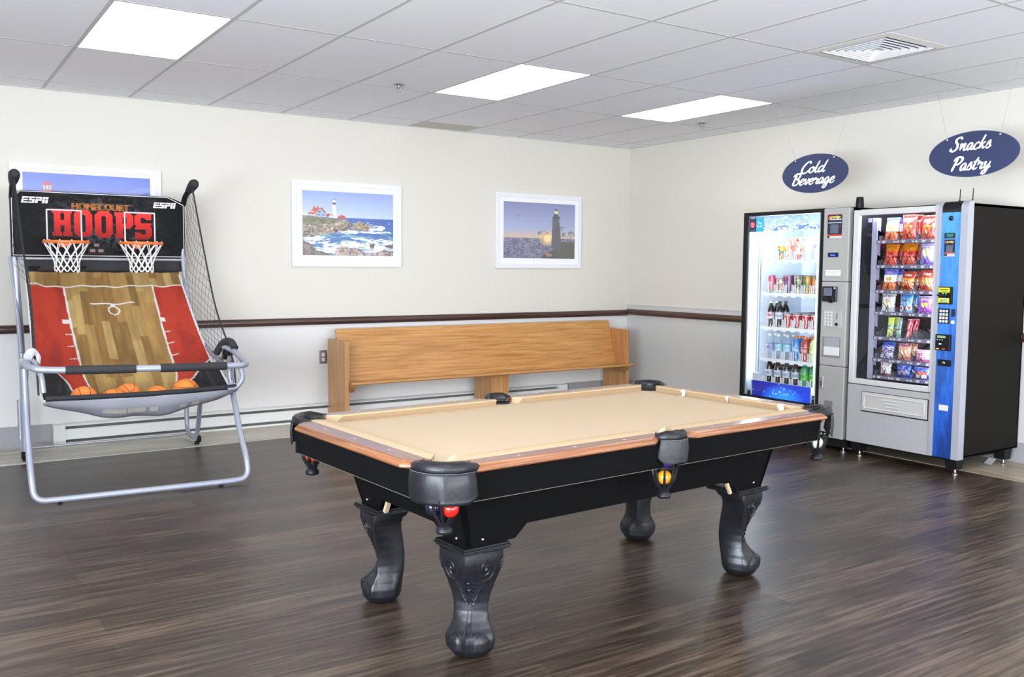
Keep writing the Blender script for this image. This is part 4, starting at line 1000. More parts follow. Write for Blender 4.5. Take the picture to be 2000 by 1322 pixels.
dk = cc.inpoly([(0, 1010), (110, 1060), (150, 1150), (175, 1250), (260, 1300), (300, 1700), (0, 1700)]) | cc.inpoly([(1000, 980), (925, 1040), (900, 1120), (850, 1200), (760, 1250), (700, 1330), (690, 1700), (1000, 1700)]) | (cc.Y > 1430)
cc.put(dk, '2a2a2e'); cc.put(dk & (nf > .6), '3b3b40')
cc.line([(0, 1010), (110, 1060), (150, 1150), (175, 1250), (260, 1300)], 10, LN); cc.line([(1000, 980), (925, 1040), (900, 1120), (850, 1200), (760, 1250), (700, 1330)], 10, LN)
cb = B().surf(lambda u, v: court(u, v), 220, 300, True)
cc.a *= .82
cb.c = [cc.at(i/220, j/300) for j in range(301) for i in range(221)]
ct = cb.build('court_cloth', mat_vc('printed_cloth', .75, spec=.25), G)
# underside of the ball tray: grey backing cloth
ub = B().surf(lambda u, v: court(u, .62+.375*v, .012+.012*math.sin(PI*v)*math.sin(PI*u)+.004*math.sin(u*23)), 80, 30, True)
un = ub.build('tray_backing', mat('grey_backing_cloth', (.33, .33, .37), .7), G, solid=.002)
def wpp(u, v): return court(u, .62+.375*v, .016+.012*math.sin(PI*v)*math.sin(PI*u)+.004*math.sin(u*23))
for (u0, u1) in ((.28, .40), (.405, .50), (.52, .565), (.68, .72), (.75, .79)):
    wp = B(); n0 = 0; N = 6
    for i in range(N+1): wp.v += [wpp(u0+(u1-u0)*i/N, .815), wpp(u0+(u1-u0)*i/N, .875)]
    for i in range(N): wp.f.append((n0+2*i, n0+2*i+1, n0+2*i+3, n0+2*i+2)); wp.sm.append(True)
    wp.build('print_showing_through', mat('show_through_print', (.52, .48, .42), .8), un)
B().tube([Vector(court(k/20, 1.0))+Vector((0, -.004, .004-.010*math.sin(PI*k/20))) for k in range(21)], .016, 10).build('front_hem', mat('black_hem', (.012, .013, .017), .7), G)
for u in (0, 1):
    B().tube([court(u, .04+.93*k/60) for k in range(61)], .009, 8).build('edge_binding', mat('white_binding', (.60, .60, .60), .8, bump=.6, bscale=220), G)
# side nets
M_CORD = mat('black_net_cord', (.015, .015, .016), .7)
def side_net(x0, inward, name_):
    top = Vector((x0, -.80, 1.975)); fr = catmull([top, (x0+inward*.2, -1.10, 1.52), (x0+inward*.3, -1.38, 1.12), (x0, -1.60, .90), (x0, -1.68, .83)], 8)
    fr += catmull([(x0, -1.69, .82), (x0, -1.76, .74), (x0, -1.80, .62)], 4)
    bk = [Vector((x0, -.62, 1.88)), Vector((x0, -.60, 1.6)), Vector((x0, -.585, 1.40))]+[Vector(court(1 if x0 > -5.5 else 0, v)) for v in (.1, .2, .3, .4, .5, .6, .7, .78)]
    bk = catmull(bk, 4)
    def at(P_, t):
        s = t*(len(P_)-1); i = min(len(P_)-2, int(s)); return P_[i].lerp(P_[i+1], s-i)
    cuF = [0]; [cuF.append(cuF[-1]+(b_-a).length) for a, b_ in zip(fr, fr[1:])]; cuB = [0]; [cuB.append(cuB[-1]+(b_-a).length) for a, b_ in zip(bk, bk[1:])]
    def arc(P_, cu, t):
        s = t*cu[-1]
        for i in range(len(cu)-1):
            if s <= cu[i+1]+1e-9: return P_[i].lerp(P_[i+1], (s-cu[i])/(cu[i+1]-cu[i]+1e-9))
        return P_[-1]
    NR, NC = 36, 12; n = B()
    def nd(i, j):
        t = i/NR; s = j/NC; p = arc(fr, cuF, t).lerp(arc(bk, cuB, t), s); p = Vector(p); p.x += inward*(.35*math.sin(PI*s)*math.sin(PI*t)); return p
    for i in range(NR):
        for j in range(NC+1):
            if (i+j) % 2 == 0:
                for dj in (-1, 1):
                    if 0 <= j+dj <= NC: n.tube([nd(i, j), nd(i+1, j+dj)], .0011, 4, caps=False)
    o = n.build('side_net', M_CORD, G); e = B(); e.tube(fr, .0058, 8); e.build('border_cord', M_CORD, o)
side_net(-4.905, -.03, 'right'); side_net(-6.06, .05, 'left')
# basketballs in the tray
M_BB = mat('orange_rubber', (.86, .23, .035), .45, bump=.25, bscale=300)
def bball(x, y, z, r, rot, lab):
    o = B().sphere((0, 0, 0), r, 32, 18).build('basketball', M_BB); o.location = (x, y, z); o.rotation_euler = rot; ORG[o.name] = (0, 0, 0)
    s = B(); q = r*1.0015
    s.tube([(q*math.cos(a), q*math.sin(a), 0) for a in [2*PI*k/40 for k in range(40)]], r*.018, 5, closed=True)
    s.tube([(0, q*math.cos(a), q*math.sin(a)) for a in [2*PI*k/40 for k in range(40)]], r*.018, 5, closed=True)
    for sg in (-1, 1):
        P_ = []
        for k in range(40):
            a = 2*PI*k/40; v = Vector((sg*(.62-.12*math.cos(2*a)), math.cos(a)*.8, math.sin(a)*.8)).normalized()*q; P_.append(v)
        s.tube(P_, r*.018, 5, closed=True)
    s.build('seam', mat('black_seam', (.02, .015, .012), .7), o, local=True); tag(o, lab, 'basketball', 'mini basketballs in the game tray')
bball(-5.80, -1.68, .562, .082, (.4, .3, .2), 'orange mini basketball at the left end of the game tray')
bball(-5.65, -1.785, .552, .080, (.9, .5, .9), 'orange mini basketball second from the left in the tray')
bball(-5.54, -1.655, .562, .082, (.2, 1.1, .4), 'orange mini basketball in the center of the game tray')
bball(-5.395, -1.78, .553, .080, (.5, .2, 1.2), 'orange mini basketball second from the right in the tray')
bball(-5.205, -1.72, .573, .086, (.1, 1.3, .9), 'orange mini basketball alone at the right end of the tray')
# ================================================================ vending machines (fronts face -x at x = -0.80)
XFR = -.80
M_VBLK = mat('vending_black', (.009, .009, .010), .45, spec=.2)
M_VGRY = mat('vending_grey_panel', (.36, .355, .335), .42)
M_VLID = mat('vending_silver_trim', (.62, .62, .66), .3, metal=.2)
M_SIDE = mat('vending_dark_side', (.011, .0098, .0085), .6, spec=.06, bump=.1, bscale=300)
M_DARK = mat('dark_recess', (.01, .01, .012), .6)
M_INW = mat('white_interior', (.62, .68, .76), .5)
M_VG = glassy('vending_glass', (.97, .98, .98), 1.5)
M_STK = mat('white_sticker', (.80, .80, .78), .5)
M_STEEL = mat('bright_steel', (.6, .6, .6), .25, metal=1)
M_CLEARP = glassy('clear_plastic', (.93, .95, .97), 1.45, .05, .75)
def bx(b, x0, x1, y0, y1, z0, z1): return b.box((x0, y0, z0), (x1, y1, z1))
def lab_quad(name, cv, y0, y1, z1, z0, m, parent, x): return print_quad(name, cv, (x, y0, z1), (0, y1-y0, 0), (0, 0, z0-z1), m, parent)
M_LABEL = mat_vc('printed_label', .45)
# ---------------------------------------------------------------- beverage machine
V = thing('beverage_vending_machine', 'glass-front cold drink vending machine with black frame and grey control column', 'vending machine', (-.42, -2.93, 0))
b = B()
bx(b, -.76, -.03, -2.393, -2.418, .08, 1.855); bx(b, -.76, -.03, -3.445, -3.18, .08, 1.855); bx(b, -.76, -.03, -2.393, -3.445, 1.83, 1.857); bx(b, -.06, -.03, -2.393, -3.445, .08, 1.855); bx(b, -.76, -.03, -2.393, -3.445, .08, .36)
b.build('cabinet', M_VBLK, V, bevel=.003)
b = B(); bx(b, -.766, -.07, -2.420, -2.424, .36, 1.828); bx(b, -.74, -.07, -3.150, -3.146+.0, .36, 1.828); bx(b, -.075, -.07, -2.42, -3.15, .36, 1.828); bx(b, -.74, -.07, -2.42, -3.15, 1.822, 1.828); bx(b, -.74, -.07, -2.42, -3.15, .365, .371)
b.build('interior_liner', M_INW, V)
b = B()
bx(b, XFR, -.765, -2.393, -2.437, .10, 1.857); bx(b, XFR, -.765, -3.170, -3.200, .10, 1.857); bx(b, XFR, -.765, -2.437, -3.170, 1.826, 1.857); bx(b, XFR, -.765, -2.437, -3.170, .10, .335)
b.build('door_frame', M_VBLK, V, bevel=.004)
b = B(); bx(b, XFR+.010, XFR+.014, -2.437, -3.170, .335, 1.826); b.build('door_glass', M_VG, V)
b = B(); bx(b, XFR+.016, -.765, -2.437, -2.452, .335, 1.826); bx(b, XFR+.016, -.765, -3.150, -3.170, .335, 1.826); b.build('glass_gasket', mat('grey_gasket', (.42, .48, .52), .5), V)
# door light tube down the left side, and the lamp behind the header picture
b = B(); bx(b, -.762, -.752, -2.455, -2.502, .47, 1.69); b.build('glow_strip', emis('cool_light_tube', (.80, .90, 1.0), 15.), V, bevel=.003)
b = B(); bx(b, -.74, -.66, -2.52, -3.12, 1.802, 1.812); b.build('glow_strip', emis('cool_light_tube_3', (.80, .90, 1.0), 30.), V)
b = B(); bx(b, -.762, -.756, -3.118, -3.146, .40, 1.69); b.build('glow_strip', emis('lit_gasket_glow', (.80, .90, 1.0), 3.5), V)  # glow put in for the lit right gasket, no lamp of its own
b = B(); bx(b, -.738, -.725, -2.500, -2.506, .47, 1.69); bx(b, -.738, -.725, -2.528, -2.532, .40, 1.69); b.build('light_channel', mat('grey_channel', (.35, .38, .42), .4), V)
# backlit header with icy print
ch = Cv(700, 125, 351, 63, 'cfe0f6'); n1 = ch.noise(14, 6, 1); n2 = ch.noise(40, 12, 2, 5)
ch.grad(0, 0, 700, 125, '9ec0ec', 'eef4fb'); ch.put(n1 > .55, 'dfeaf8', .8); ch.put((n2 > .56), '8fb4e6', .7); ch.put((n2 < .40) & (ch.Y < 70), '6f9bdc', .6)
ch.put((ch.Y > 78) & (ch.Y < 118) & (n2 > .50) & (n1 > .42) & (ch.X > 120), '3f6fc8', .85); ch.put((ch.X > 600) & (ch.Y < 100), 'cfe4f6', .5)
ch.a = np.clip(ch.a, 0, .93)
lab_quad('header_print', ch, -2.45, -3.155, 1.820, 1.695, mat_vc('backlit_header', .4, emit=.35), V, XFR+.0165)
b = B(); bx(b, XFR+.018, XFR+.022, -2.45, -3.155, 1.695, 1.822); b.build('header_panel', M_INW, V)
# payment sticker
cs = Cv(160, 120, 141, 106, '2c3350'); cs.rect(78, 0, 160, 120, '38a6c4'); cs.circ(38, 62, 26, 24, 'd8323a')
cs.text('Tap', 38, 60, 15, 'f4e8e8', center=True); cs.text('Pay', 38, 80, 15, 'f4e8e8', center=True); cs.line([(20, 8), (60, 8)], 5, 'dde4ee'); cs.line([(70, 8), (135, 8)], 4, 'bfe4ee')
cs.text('Tap', 118, 58, 20, 'ffffff', center=True); cs.text('& pay', 118, 82, 17, 'ffffff', center=True); cs.line([(20, 113), (66, 113)], 3, 'b9c0d0')
lab_quad('payment_sticker', cs, -2.447, -2.600, 1.819, 1.697, M_LABEL, V, XFR+.0095)
# lower backlit blue panel
cp = Cv(620, 130, 125, 27, '1a2a8c'); n1 = cp.noise(6, 3, 3)
g_ = np.clip(1-(((cp.X-330)/240)**2+((cp.Y-130)/120)**2), 0, 1)
cp.a[:] = Cv.C('141c74')*(1-(cp.X/620)[..., None]*.5)+Cv.C('2450ee')*(cp.X/620)[..., None]*.5
cp.a += g_[..., None]*np.array([.05, .32, .45])*1.0
rs = random.Random(2)
for k in range(26): cp.circ(rs.gauss(340, 90), rs.gauss(85, 24), 4, 4, 'bfe6ff', .8)
lab_quad('kick_print', cp, -2.515, -3.112, .462, .336, mat_vc('backlit_kick', .4, emit=1.0), V, XFR+.018)
b = B(); bx(b, XFR+.020, -.765, -2.50, -3.115, .336, .464); b.build('kick_panel', M_INW, V)
b = B(); bx(b, -.772, -.735, -2.505, -2.57, .455, .525); bx(b, -.772, -.735, -2.57, -2.605, .455, .495); b.build('delivery_catch', M_INW, V, bevel=.003)
# control column
b = B(); bx(b, XFR-.006, -.74, -3.204, -3.432, .100, .652); bx(b, XFR-.006, -.74, -3.204, -3.432, .655, 1.297); bx(b, XFR-.006, -.74, -3.204, -3.432, 1.300, 1.852)
cc_ = b.build('control_column', M_VGRY, V, bevel=.006, seg=3)
xs_ = XFR-.0065
q = Cv(128, 178, 161, 223, '1e2238'); q.rect(0, 0, 128, 4, 'b33a2a'); q.text('prestige', 66, 30, 24, 'e8d070', sx=.85, bold=1.5, center=True); q.poly([(4, 38), (12, 12), (24, 14), (18, 36)], 'd8521e'); q.rect(22, 36, 122, 43, 'dcdce6')
q.text('Contact Us For Service', 64, 66, 9, 'dfe2ea', center=True, sx=.95, bold=.6); q.rect(26, 76, 96, 144, 'c9cdd2', .35); q.line([(100, 104), (118, 92), (116, 84)], 3, 'b9303a')
q.rect(0, 152, 128, 162, 'd8402a'); q.rect(22, 164, 128, 171, 'dddddd'); q.rect(22, 173, 128, 178, 'dddddd'); q.rect(0, 163, 18, 178, '2a2f44')
lab_quad('service_sticker', q, -3.240, -3.370, 1.806, 1.628, M_LABEL, cc_, xs_-.0008)
b = B(); bx(b, xs_-.003, xs_+.004, -3.252, -3.346, 1.484, 1.518); d = b.build('display', mat('blue_display', (.010, .018, .09), .15), cc_, bevel=.002)
lettering('display_text', 'Ready', (xs_-.0034, -3.299, 1.494), (0, -1, 0), (0, 0, 1), .012, mat('lcd_text', (.2, .35, .9), .4, emit=.8), d)
q = Cv(135, 42, 55, 18, 'e6e4df')
for y in (12, 20, 28): q.line([(12, y), (122, y)], 2, 'a8a6a2')
lab_quad('paper_notice', q, -3.237, -3.372, 1.387, 1.343, M_LABEL, cc_, xs_-.0008)
b = B(); bx(b, xs_-.020, xs_, -3.222, -3.352, 1.145, 1.262); r_ = b.build('card_reader', mat('reader_black', (.012, .012, .016), .2), cc_, bevel=.006, seg=3)
b = B(); bx(b, xs_-.022, xs_-.0205, -3.240, -3.315, 1.190, 1.250); b.build('reader_screen', mat('reader_screen', (.10, .11, .16), .12, emit=.3), r_)
b = B(); b.sphere((xs_-.021, -3.338, 1.250), .006, 10, 6); b.build('reader_light', emis('reader_blue_light', (.2, .2, 1.0), 6.), r_)
b = B(); b.lathe([(.030, 0), (.028, -.006), (.020, -.010)], 16, (xs_-.014, -3.30, 1.165), 'x'); b.build('reader_antenna', M_VBLK, r_)
b = B(); bx(b, xs_-.003, xs_+.004, -3.228, -3.394, .948, 1.080); kp = b.build('keypad_plate', mat('keypad_grey', (.38, .375, .36), .45), cc_, bevel=.006)
for i in range(3):
    for j in range(5): 
        k_ = B(); k_.lathe([(.0095, .001), (.0088, -.004), (.001, -.0055)], 12, (xs_-.003, -3.250-.028*i, 1.062-.0235*j), 'x'); k_.build('keypad_button', mat('keypad_button', (.60, .60, .58), .35), kp)
b = B(); bx(b, xs_-.0040, xs_-.0030, -3.351, -3.356, 1.01, 1.06); b.build('coin_slot', M_DARK, kp)
b = B(); b.lathe([(.012, .0), (.012, -.006), (.001, -.008)], 14, (xs_-.002, -3.352, .975), 'x'); b.build('return_button', M_VBLK, kp)
# delivery pocket with clear cup
b = B(); bx(b, xs_-.0015, xs_+.001, -3.222, -3.392, .718, .878); dp = b.build('coin_pocket', mat('pocket_grey', (.22, .22, .21), .5), cc_, bevel=.002)
b = B(); bx(b, xs_-.006, xs_-.0015, -3.245, -3.385, .735, .80); b.build('pocket_cup', mat('pocket_white', (.62, .62, .60), .4), dp, bevel=.003)
b = B(); bx(b, xs_-.004, xs_-.0015, -3.250, -3.380, .80, .872); b.build('pocket_flap', mat('smoke_flap', (.30, .31, .33), .2), dp)
b = B(); bx(b, xs_-.008, xs_, -3.212, -3.250, .474, .568); lt = b.build('latch_plate', mat('latch_steel', (.55, .55, .56), .3, metal=.8), cc_, bevel=.012, seg=3)
b = B(); bx(b, xs_-.011, xs_-.007, -3.221, -3.243, .495, .535); b.build('latch_handle', mat('latch_dark', (.12, .12, .12), .4), lt, bevel=.003)
b = B(); bx(b, xs_-.002, xs_+.001, -3.262, -3.338, .335, .385); b.build('bottle_return_recess', mat('recess_grey', (.18, .18, .175), .5), cc_, bevel=.006)
b = B(); b.lathe([(.030, 0), (.030, .03), (.026, .075), (.024, .082), (.001, .083)], 18, (-.70, -3.44, 1.850)); b.build('antenna', M_VBLK, V)
# base and levelling feet
b = B(); bx(b, -.77, -.05, -2.40, -3.44, .035, .10); b.build('base', M_VBLK, V)
for y in (-2.45, -3.40):
    for x in (-.74, -.09): b = B(); b.lathe([(.022, 0), (.022, .006), (.008, .010), (.008, .04)], 12, (x, y, 0)); b.build('leveling_foot', M_STEEL, V)
# shelves
SLOT = [-2.625, -2.715, -2.805, -2.895, -2.985, -3.070]; SHZ = [1.462, 1.192, .912, .650, .436]
M_SHELF = mat('white_shelf', (.92, .93, .94), .4)
for z in SHZ:
    b = B(); bx(b, -.735, -.10, -2.560, -3.115, z-.006, z); bx(b, -.752, -.735, -2.560, -3.115, z-.020, z+.006)
    for y in SLOT: bx(b, -.755, -.750, y-.020, y+.020, z-.030, z-.008)
    for y in [SLOT[0]+.045]+[y-.045 for y in SLOT]: bx(b, -.735, -.12, y-.001, y+.001, z, z+.02)
    sh = b.build('shelf', M_SHELF, V)
    b = B()
    for y in SLOT:
        for k in range(3): bx(b, -.756, -.752, y-.022+.016*k, y-.012+.016*k, z+.006, z+.075-.006*(k % 2))
    b.build('product_guide', M_CLEARP, sh)
# ---- drinks
def can_proto(name, cv, r=.0315, h=.122):
    prof = [(.022, 0), (.027, .002), (r, .009), (r, h-.012), (r*.84, h-.003), (r*.86, h), (r*.80, h-.001), (r*.78, h-.004), (.001, h-.004)]
    b = B(); n = 32; b.lathe(prof, n, caps=True)
    cols = []
    for (rr, hh) in prof:
        for k in range(n):
            if .004 < hh < h-.008 and rr >= r*.99 or False: cols.append(cv.at((k/n*1.0) % 1, 1-hh/h))
            else: cols.append((.55, .56, .58))
    b.v = b.v; b.c = cols
    # denser body so that the label print shows
    b2 = B(); b2.surf(lambda u, v: ((r+.0004)*math.cos(2*PI*u), (r+.0004)*math.sin(2*PI*u), .009+(h-.021)*(1-v)), 48, 36, True, cv)
    o = b.build(name, mat_vc('can_metal', .25, metal=.5)); b2.build('printed_label', mat_vc('can_print', .28, coat=.2), o, local=True)
    ORG[o.name] = (0, 0, 0); return o
def can_art(kind):
    # label faces angle 180 deg (u = .5) towards the shopper
    A = {'cola': ('c4141c', 'e8e8ea', 'Cola'), 'pink': ('d83a68', 'f2b8c4', 'Berry'), 'mint': ('cfe8d8', 'f4f6f6', ''), 'purple': ('6a2a6e', '9a5a9a', ''), 'cream': ('d8d4b8', '55503a', ''), 'orange': ('e88a1e', '4a8a2a', ''),
         'orange2': ('e0501e', 'f0b080', ''), 'yellow': ('e8c030', '3a5a9a', ''), 'tallorange': ('e8703a', 'f4f0ee', ''), 'tallred': ('e0582a', 'f6f2f0', ''), 'tallgreen': ('d0ecd8', 'f6f8f8', ''), 'white': ('e6ece6', 'c84a3a', ''), 'violet': ('b8a8d8', 'f4f2f8', ''), 'dark': ('2c2c30', '6a6a70', '')}
    c0, c1, tx = A[kind]; c = Cv(200, 125, 49, 37, c0); n = c.noise(9, 6, hash_(kind))
    if kind == 'cola':
        c.poly([(60, 125), (85, 70), (78, 30), (95, 30), (104, 70), (88, 125)], c1); c.line([(112, 118), (120, 70), (110, 20)], 5, c1); c.rect(0, 0, 200, 10, 'd0d0d4')
    elif kind in ('tallorange', 'tallred', 'tallgreen', 'mint', 'violet'):
        c.put(n > .5, c1, .8); c.rect(80, 20, 120, 100, c1, .7)
    else:
        c.put(n > .54, c1, .85); c.circ(100, 62, 22, 26, c1, .8)
    if kind == 'orange': c.circ(92, 45, 12, 14, '3a8a2a')
    if kind == 'pink': c.put((n < .42) & (c.Y > 60), 'e87a50'); c.put((n > .6), '4a9a4a', .8)
    return c
def hash_(s): return sum(ord(a)*(i+3) for i, a in enumerate(s)) % 9973
def bottle_proto(name, liquid, cap, label, h=.215, r=.0325, kind='round'):
    if kind == 'sport': prof = [(.026, 0), (r, .006), (r, .05), (r*.93, .058), (r, .066), (r, .125), (r*.96, .15), (r*.7, .172), (.019, .182), (.019, h-.016)]
    else: prof = [(.024, 0), (r, .008), (r*.97, .05), (r, .075), (r, .125), (r*.88, .150), (.020, .178), (.0125, .192), (.0125, h-.012)]
    o = B().lathe(prof, 24).build(name, liquid); ORG[o.name] = (0, 0, 0)
    cr = .019 if kind == 'sport' else .014
    B().lathe([(cr, h-.018), (cr, h), (cr*.8, h+.001), (.001, h+.001)], 18).build('cap', cap, o, local=True)
    lz = (.070, .125) if kind != 'sport' else (.06, .12)
    c = label; B().surf(lambda u, v: ((r+.0008)*math.cos(2*PI*u), (r+.0008)*math.sin(2*PI*u), lz[1]+(lz[0]-lz[1])*v), 32, 12, True, c).build('wrap_label', mat_vc('bottle_label', .4), o, local=True)
    return o
def lab_cv(bg, fg, tx=''):
    c = Cv(200, 50, 97, 25, bg); n = c.noise(8, 3, hash_(bg+fg)); c.put(n > .58, fg, .5); c.rect(70, 14, 130, 34, fg, .6); c.rect(0, 0, 200, 3, fg); return c
M_COLA = mat('cola_liquid', (.010, .007, .008), .08, coat=.4); M_WATER = glassy('water_bottle', (.86, .93, .98), 1.33, .03, .10)
M_SBLUE = mat('blue_sports_drink', (.03, .22, .60), .1, coat=.4); M_SRED = mat('red_sports_drink', (.42, .03, .03), .1, coat=.4); M_SYEL = mat('lime_sports_drink', (.55, .75, .25), .1, coat=.4); M_GREEN = mat('green_bottle', (.02, .30, .10), .1, coat=.4)
M_CAPW = mat('white_cap', (.82, .84, .86), .4); M_CAPO = mat('orange_cap', (.85, .20, .03), .4); M_CAPB = mat('black_cap', (.03, .03, .035), .4); M_CAPG = mat('green_cap', (.08, .5, .25), .4)
PRO = {}
def proto(k):
    if k in PRO: return PRO[k], True
    tall = k in ('tallorange', 'tallred', 'tallgreen')
    if k == 'cola_bottle': o = bottle_proto('cola_bottle', M_COLA, M_CAPB, lab_cv('d6dce8', '7a8aa8'))
    elif k == 'zero_bottle': o = bottle_proto('cola_bottle', M_COLA, M_CAPW, lab_cv('e2e4ea', 'b84050'))
    elif k == 'water': o = bottle_proto('water_bottle', M_WATER, M_CAPW, lab_cv('bfe0ee', '7ab8d8'), h=.205)
    elif k == 'water2': o = bottle_proto('water_bottle', M_WATER, M_CAPW, lab_cv('c8c0dc', '6a5a9a'), h=.205)
    elif k == 'sblue': o = bottle_proto('sports_drink_bottle', M_SBLUE, M_CAPO, lab_cv('3a86d0', 'e8f0f8'), h=.20, r=.036, kind='sport')
    elif k == 'sred': o = bottle_proto('sports_drink_bottle', M_SRED, M_CAPO, lab_cv('a83028', 'f0e0e0'), h=.20, r=.036, kind='sport')
    elif k == 'syel': o = bottle_proto('sports_drink_bottle', M_SYEL, M_CAPO, lab_cv('b8d86a', 'f0f4e0'), h=.20, r=.036, kind='sport')
    elif k == 'green': o = bottle_proto('green_soda_bottle', M_GREEN, M_CAPG, lab_cv('7ade5a', '2a8a3a'))
    else: o = can_proto('tall_drink_can' if tall or k in ('pink', 'purple', 'cream', 'orange') else 'drink_can', can_art(k), .0315 if not tall else .033, .122 if not (tall or k in ('pink', 'purple', 'cream', 'orange')) else (.185 if tall else .150))
    PRO[k] = o; return o, False
DESC = {'cola': 'red and white cola can', 'pink': 'tall pink fruit-print can', 'mint': 'pale mint green can', 'purple': 'tall purple can', 'cream': 'tall cream and dark can', 'orange': 'tall orange can with leaf print', 'orange2': 'orange-red can',
        'yellow': 'yellow and blue can', 'tallorange': 'tall orange and white can', 'tallred': 'tall orange-red can', 'tallgreen': 'tall pale green can', 'white': 'short white can with red print', 'violet': 'pale violet can', 'dark': 'dark soda can',
        'cola_bottle': 'dark cola bottle with pale label', 'zero_bottle': 'dark cola bottle with white cap', 'water': 'clear water bottle with white cap', 'water2': 'clear bottle with violet label', 'sblue': 'blue sports drink with orange cap', 'sred': 'red sports drink with orange cap', 'syel': 'lime sports drink', 'green': 'green soda bottle'}
ORDN = ['leftmost', 'second from the left', 'third from the left', 'fourth from the left', 'fifth from the left', 'rightmost']
SHN = ['top shelf', 'second shelf', 'middle shelf', 'fourth shelf', 'bottom shelf']
LAY = [(0, ['mint', 'yellow', 'tallorange', 'tallred', 'tallgreen', 'violet'], 2), (1, ['pink', 'white', 'purple', 'cream', 'orange', 'orange2'], 5), (2, ['zero_bottle', 'cola_bottle', 'cola', 'cola', 'cola', 'cola'], 5), (3, ['water2', 'water', 'water', 'sblue', 'sred', 'syel'], 2), (4, ['cola_bottle', 'cola_bottle', 'cola_bottle', 'cola_bottle', 'green', 'green'], 2)]
BEH = {'white': 'pink', 'purple': 'dark', 'cream': 'dark', 'pink': 'cola'}
for si, kinds, dep in LAY:
    for ci, k in enumerate(kinds):
        for di in range(dep if 'bottle' not in k else 2):
            kk = k if di == 0 else BEH.get(k, k); src, cp_ = proto(kk); o = copy_tree(src) if cp_ else src
            y = SLOT[ci]; x = -.700+di*.073; o.location = (x, y, SHZ[si]+.0005); o.rotation_euler = (0, 0, (ci*37+di*91) % 23/60)
            what = DESC[kk]; row = 'front' if di == 0 else {1: 'second', 2: 'third', 3: 'fourth', 4: 'fifth'}[di]+' deep'
            tag(o, '%s, %s, %s, %s' % (what, ORDN[ci], row, SHN[si]), 'bottle' if ('bottle' in kk or kk in ('water', 'water2', 'sblue', 'sred', 'syel', 'green')) else 'can', 'drinks on the %s of the drink machine' % SHN[si])
# ---------------------------------------------------------------- snack machine
S = thing('snack_vending_machine', 'snack vending machine with silver frame, blue control column and dark side', 'vending machine', (-.41, -3.9, 0))
b = B()
bx(b, -.765, -.025, -4.325, -4.340, .115, 1.838); bx(b, -.765, -.025, -3.470, -3.485, .115, 1.83); bx(b, -.765, -.025, -3.470, -4.34, 1.815, 1.838); bx(b, -.045, -.025, -3.47, -4.34, .115, 1.83); bx(b, -.765, -.03, -3.47, -4.34, .115, .13)
b.build('cabinet', M_SIDE, S, bevel=.004)
b = B(); bx(b, -.74, -.06, -3.488, -3.492, .56, 1.81); bx(b, -.74, -.06, -4.13, -4.126, .56, 1.81); bx(b, -.20, -.19, -3.49, -4.13, .56, 1.81); bx(b, -.74, -.06, -3.49, -4.13, .555, .56); bx(b, -.74, -.06, -3.49, -4.13, 1.805, 1.81)
b.build('interior_liner', mat('dark_interior', (.035, .035, .042), .5), S)
M_SFR = mat('snack_frame_white', (.56, .56, .545), .35)
b = B(); bx(b, XFR, -.765, -3.464, -3.512, .542, 1.828); bx(b, XFR, -.765, -4.110, -4.137, .542, 1.835); bx(b, XFR, -.765, -3.512, -4.110, 1.788, 1.830); bx(b, XFR, -.765, -3.512, -4.110, .542, .582)
b.build('door_frame', M_SFR, S, bevel=.006, seg=3)
b = B(); bx(b, XFR+.012, XFR+.016, -3.51, -4.112, .58, 1.79); b.build('door_glass', M_VG, S)
b = B(); bx(b, XFR-.002, -.765, -3.464, -4.137, .103, .537); lp = b.build('lower_panel', mat('snack_lower_grey', (.395, .395, .40), .4), S, bevel=.004)
b = B(); bx(b, XFR-.0035, XFR+.0, -3.587, -4.122, .343, .494); b.build('door_gap', M_DARK, lp)
b = B(); bx(b, XFR-.010, XFR-.003, -3.592, -4.116, .352, .490); dd = b.build('delivery_door', mat('delivery_door_beige', (.50, .48, .46), .4), lp, bevel=.004)
M_EMB = mat('embossed_beige', (.54, .52, .50), .38)
b = B(); zc, yc, hz, hy = .421, -3.854, .048, .240
rp_ = fillet([(XFR-.0105, yc-hy, zc), (XFR-.0105, yc-hy, zc+hz), (XFR-.0105, yc+hy, zc+hz), (XFR-.0105, yc+hy, zc-hz), (XFR-.0105, yc-hy, zc-hz), (XFR-.0105, yc-hy, zc)], .018, 5)
b.tube(rp_[:-1], .0055, 8, closed=True)
for k, (a, c_) in enumerate(((.075, .075), (.062, .068), (.050, .055))): b.tube([(XFR-.0105, yc+.01+a, .446-.024*k), (XFR-.0105, yc+.01-c_, .446-.024*k)], .0062, 8)
b.build('embossing', M_EMB, dd)
# control column: silver, blue printed panel, silver
M_COLS = mat('column_silver', (.44, .45, .51), .35, metal=.3)
def roundtop(y0, y1, x0, name_, m):
    b = B(); r = .05; pr = [(x0, .108), (x0, 1.853-r)]+[(x0+r-r*math.cos(a), 1.853-r+r*math.sin(a)) for a in [k*PI/16 for k in range(1, 9)]]+[(-.745, 1.853), (-.745, .108)]
    b.prism(pr, lambda u, v, w_: (u, w_, v), y0, y1, True); return b.build(name_, m, S, ang=30)
roundtop(-4.138, -4.166, XFR-.014, 'column_trim', M_COLS); roundtop(-4.303, -4.352, XFR-.014, 'column_trim', M_COLS); roundtop(-4.166, -4.303, XFR-.006, 'column_cap', M_VBLK)
cb_ = Cv(137, 1640, 41, 411, '2f6fd0'); n1 = cb_.noise(2, 9, 21); n2 = cb_.noise(5, 14, 22)
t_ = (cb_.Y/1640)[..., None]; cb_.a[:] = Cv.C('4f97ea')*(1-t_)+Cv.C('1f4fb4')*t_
dg = np.sin((cb_.X*.9+cb_.Y*.35)/38+n2*7)*.5+.5
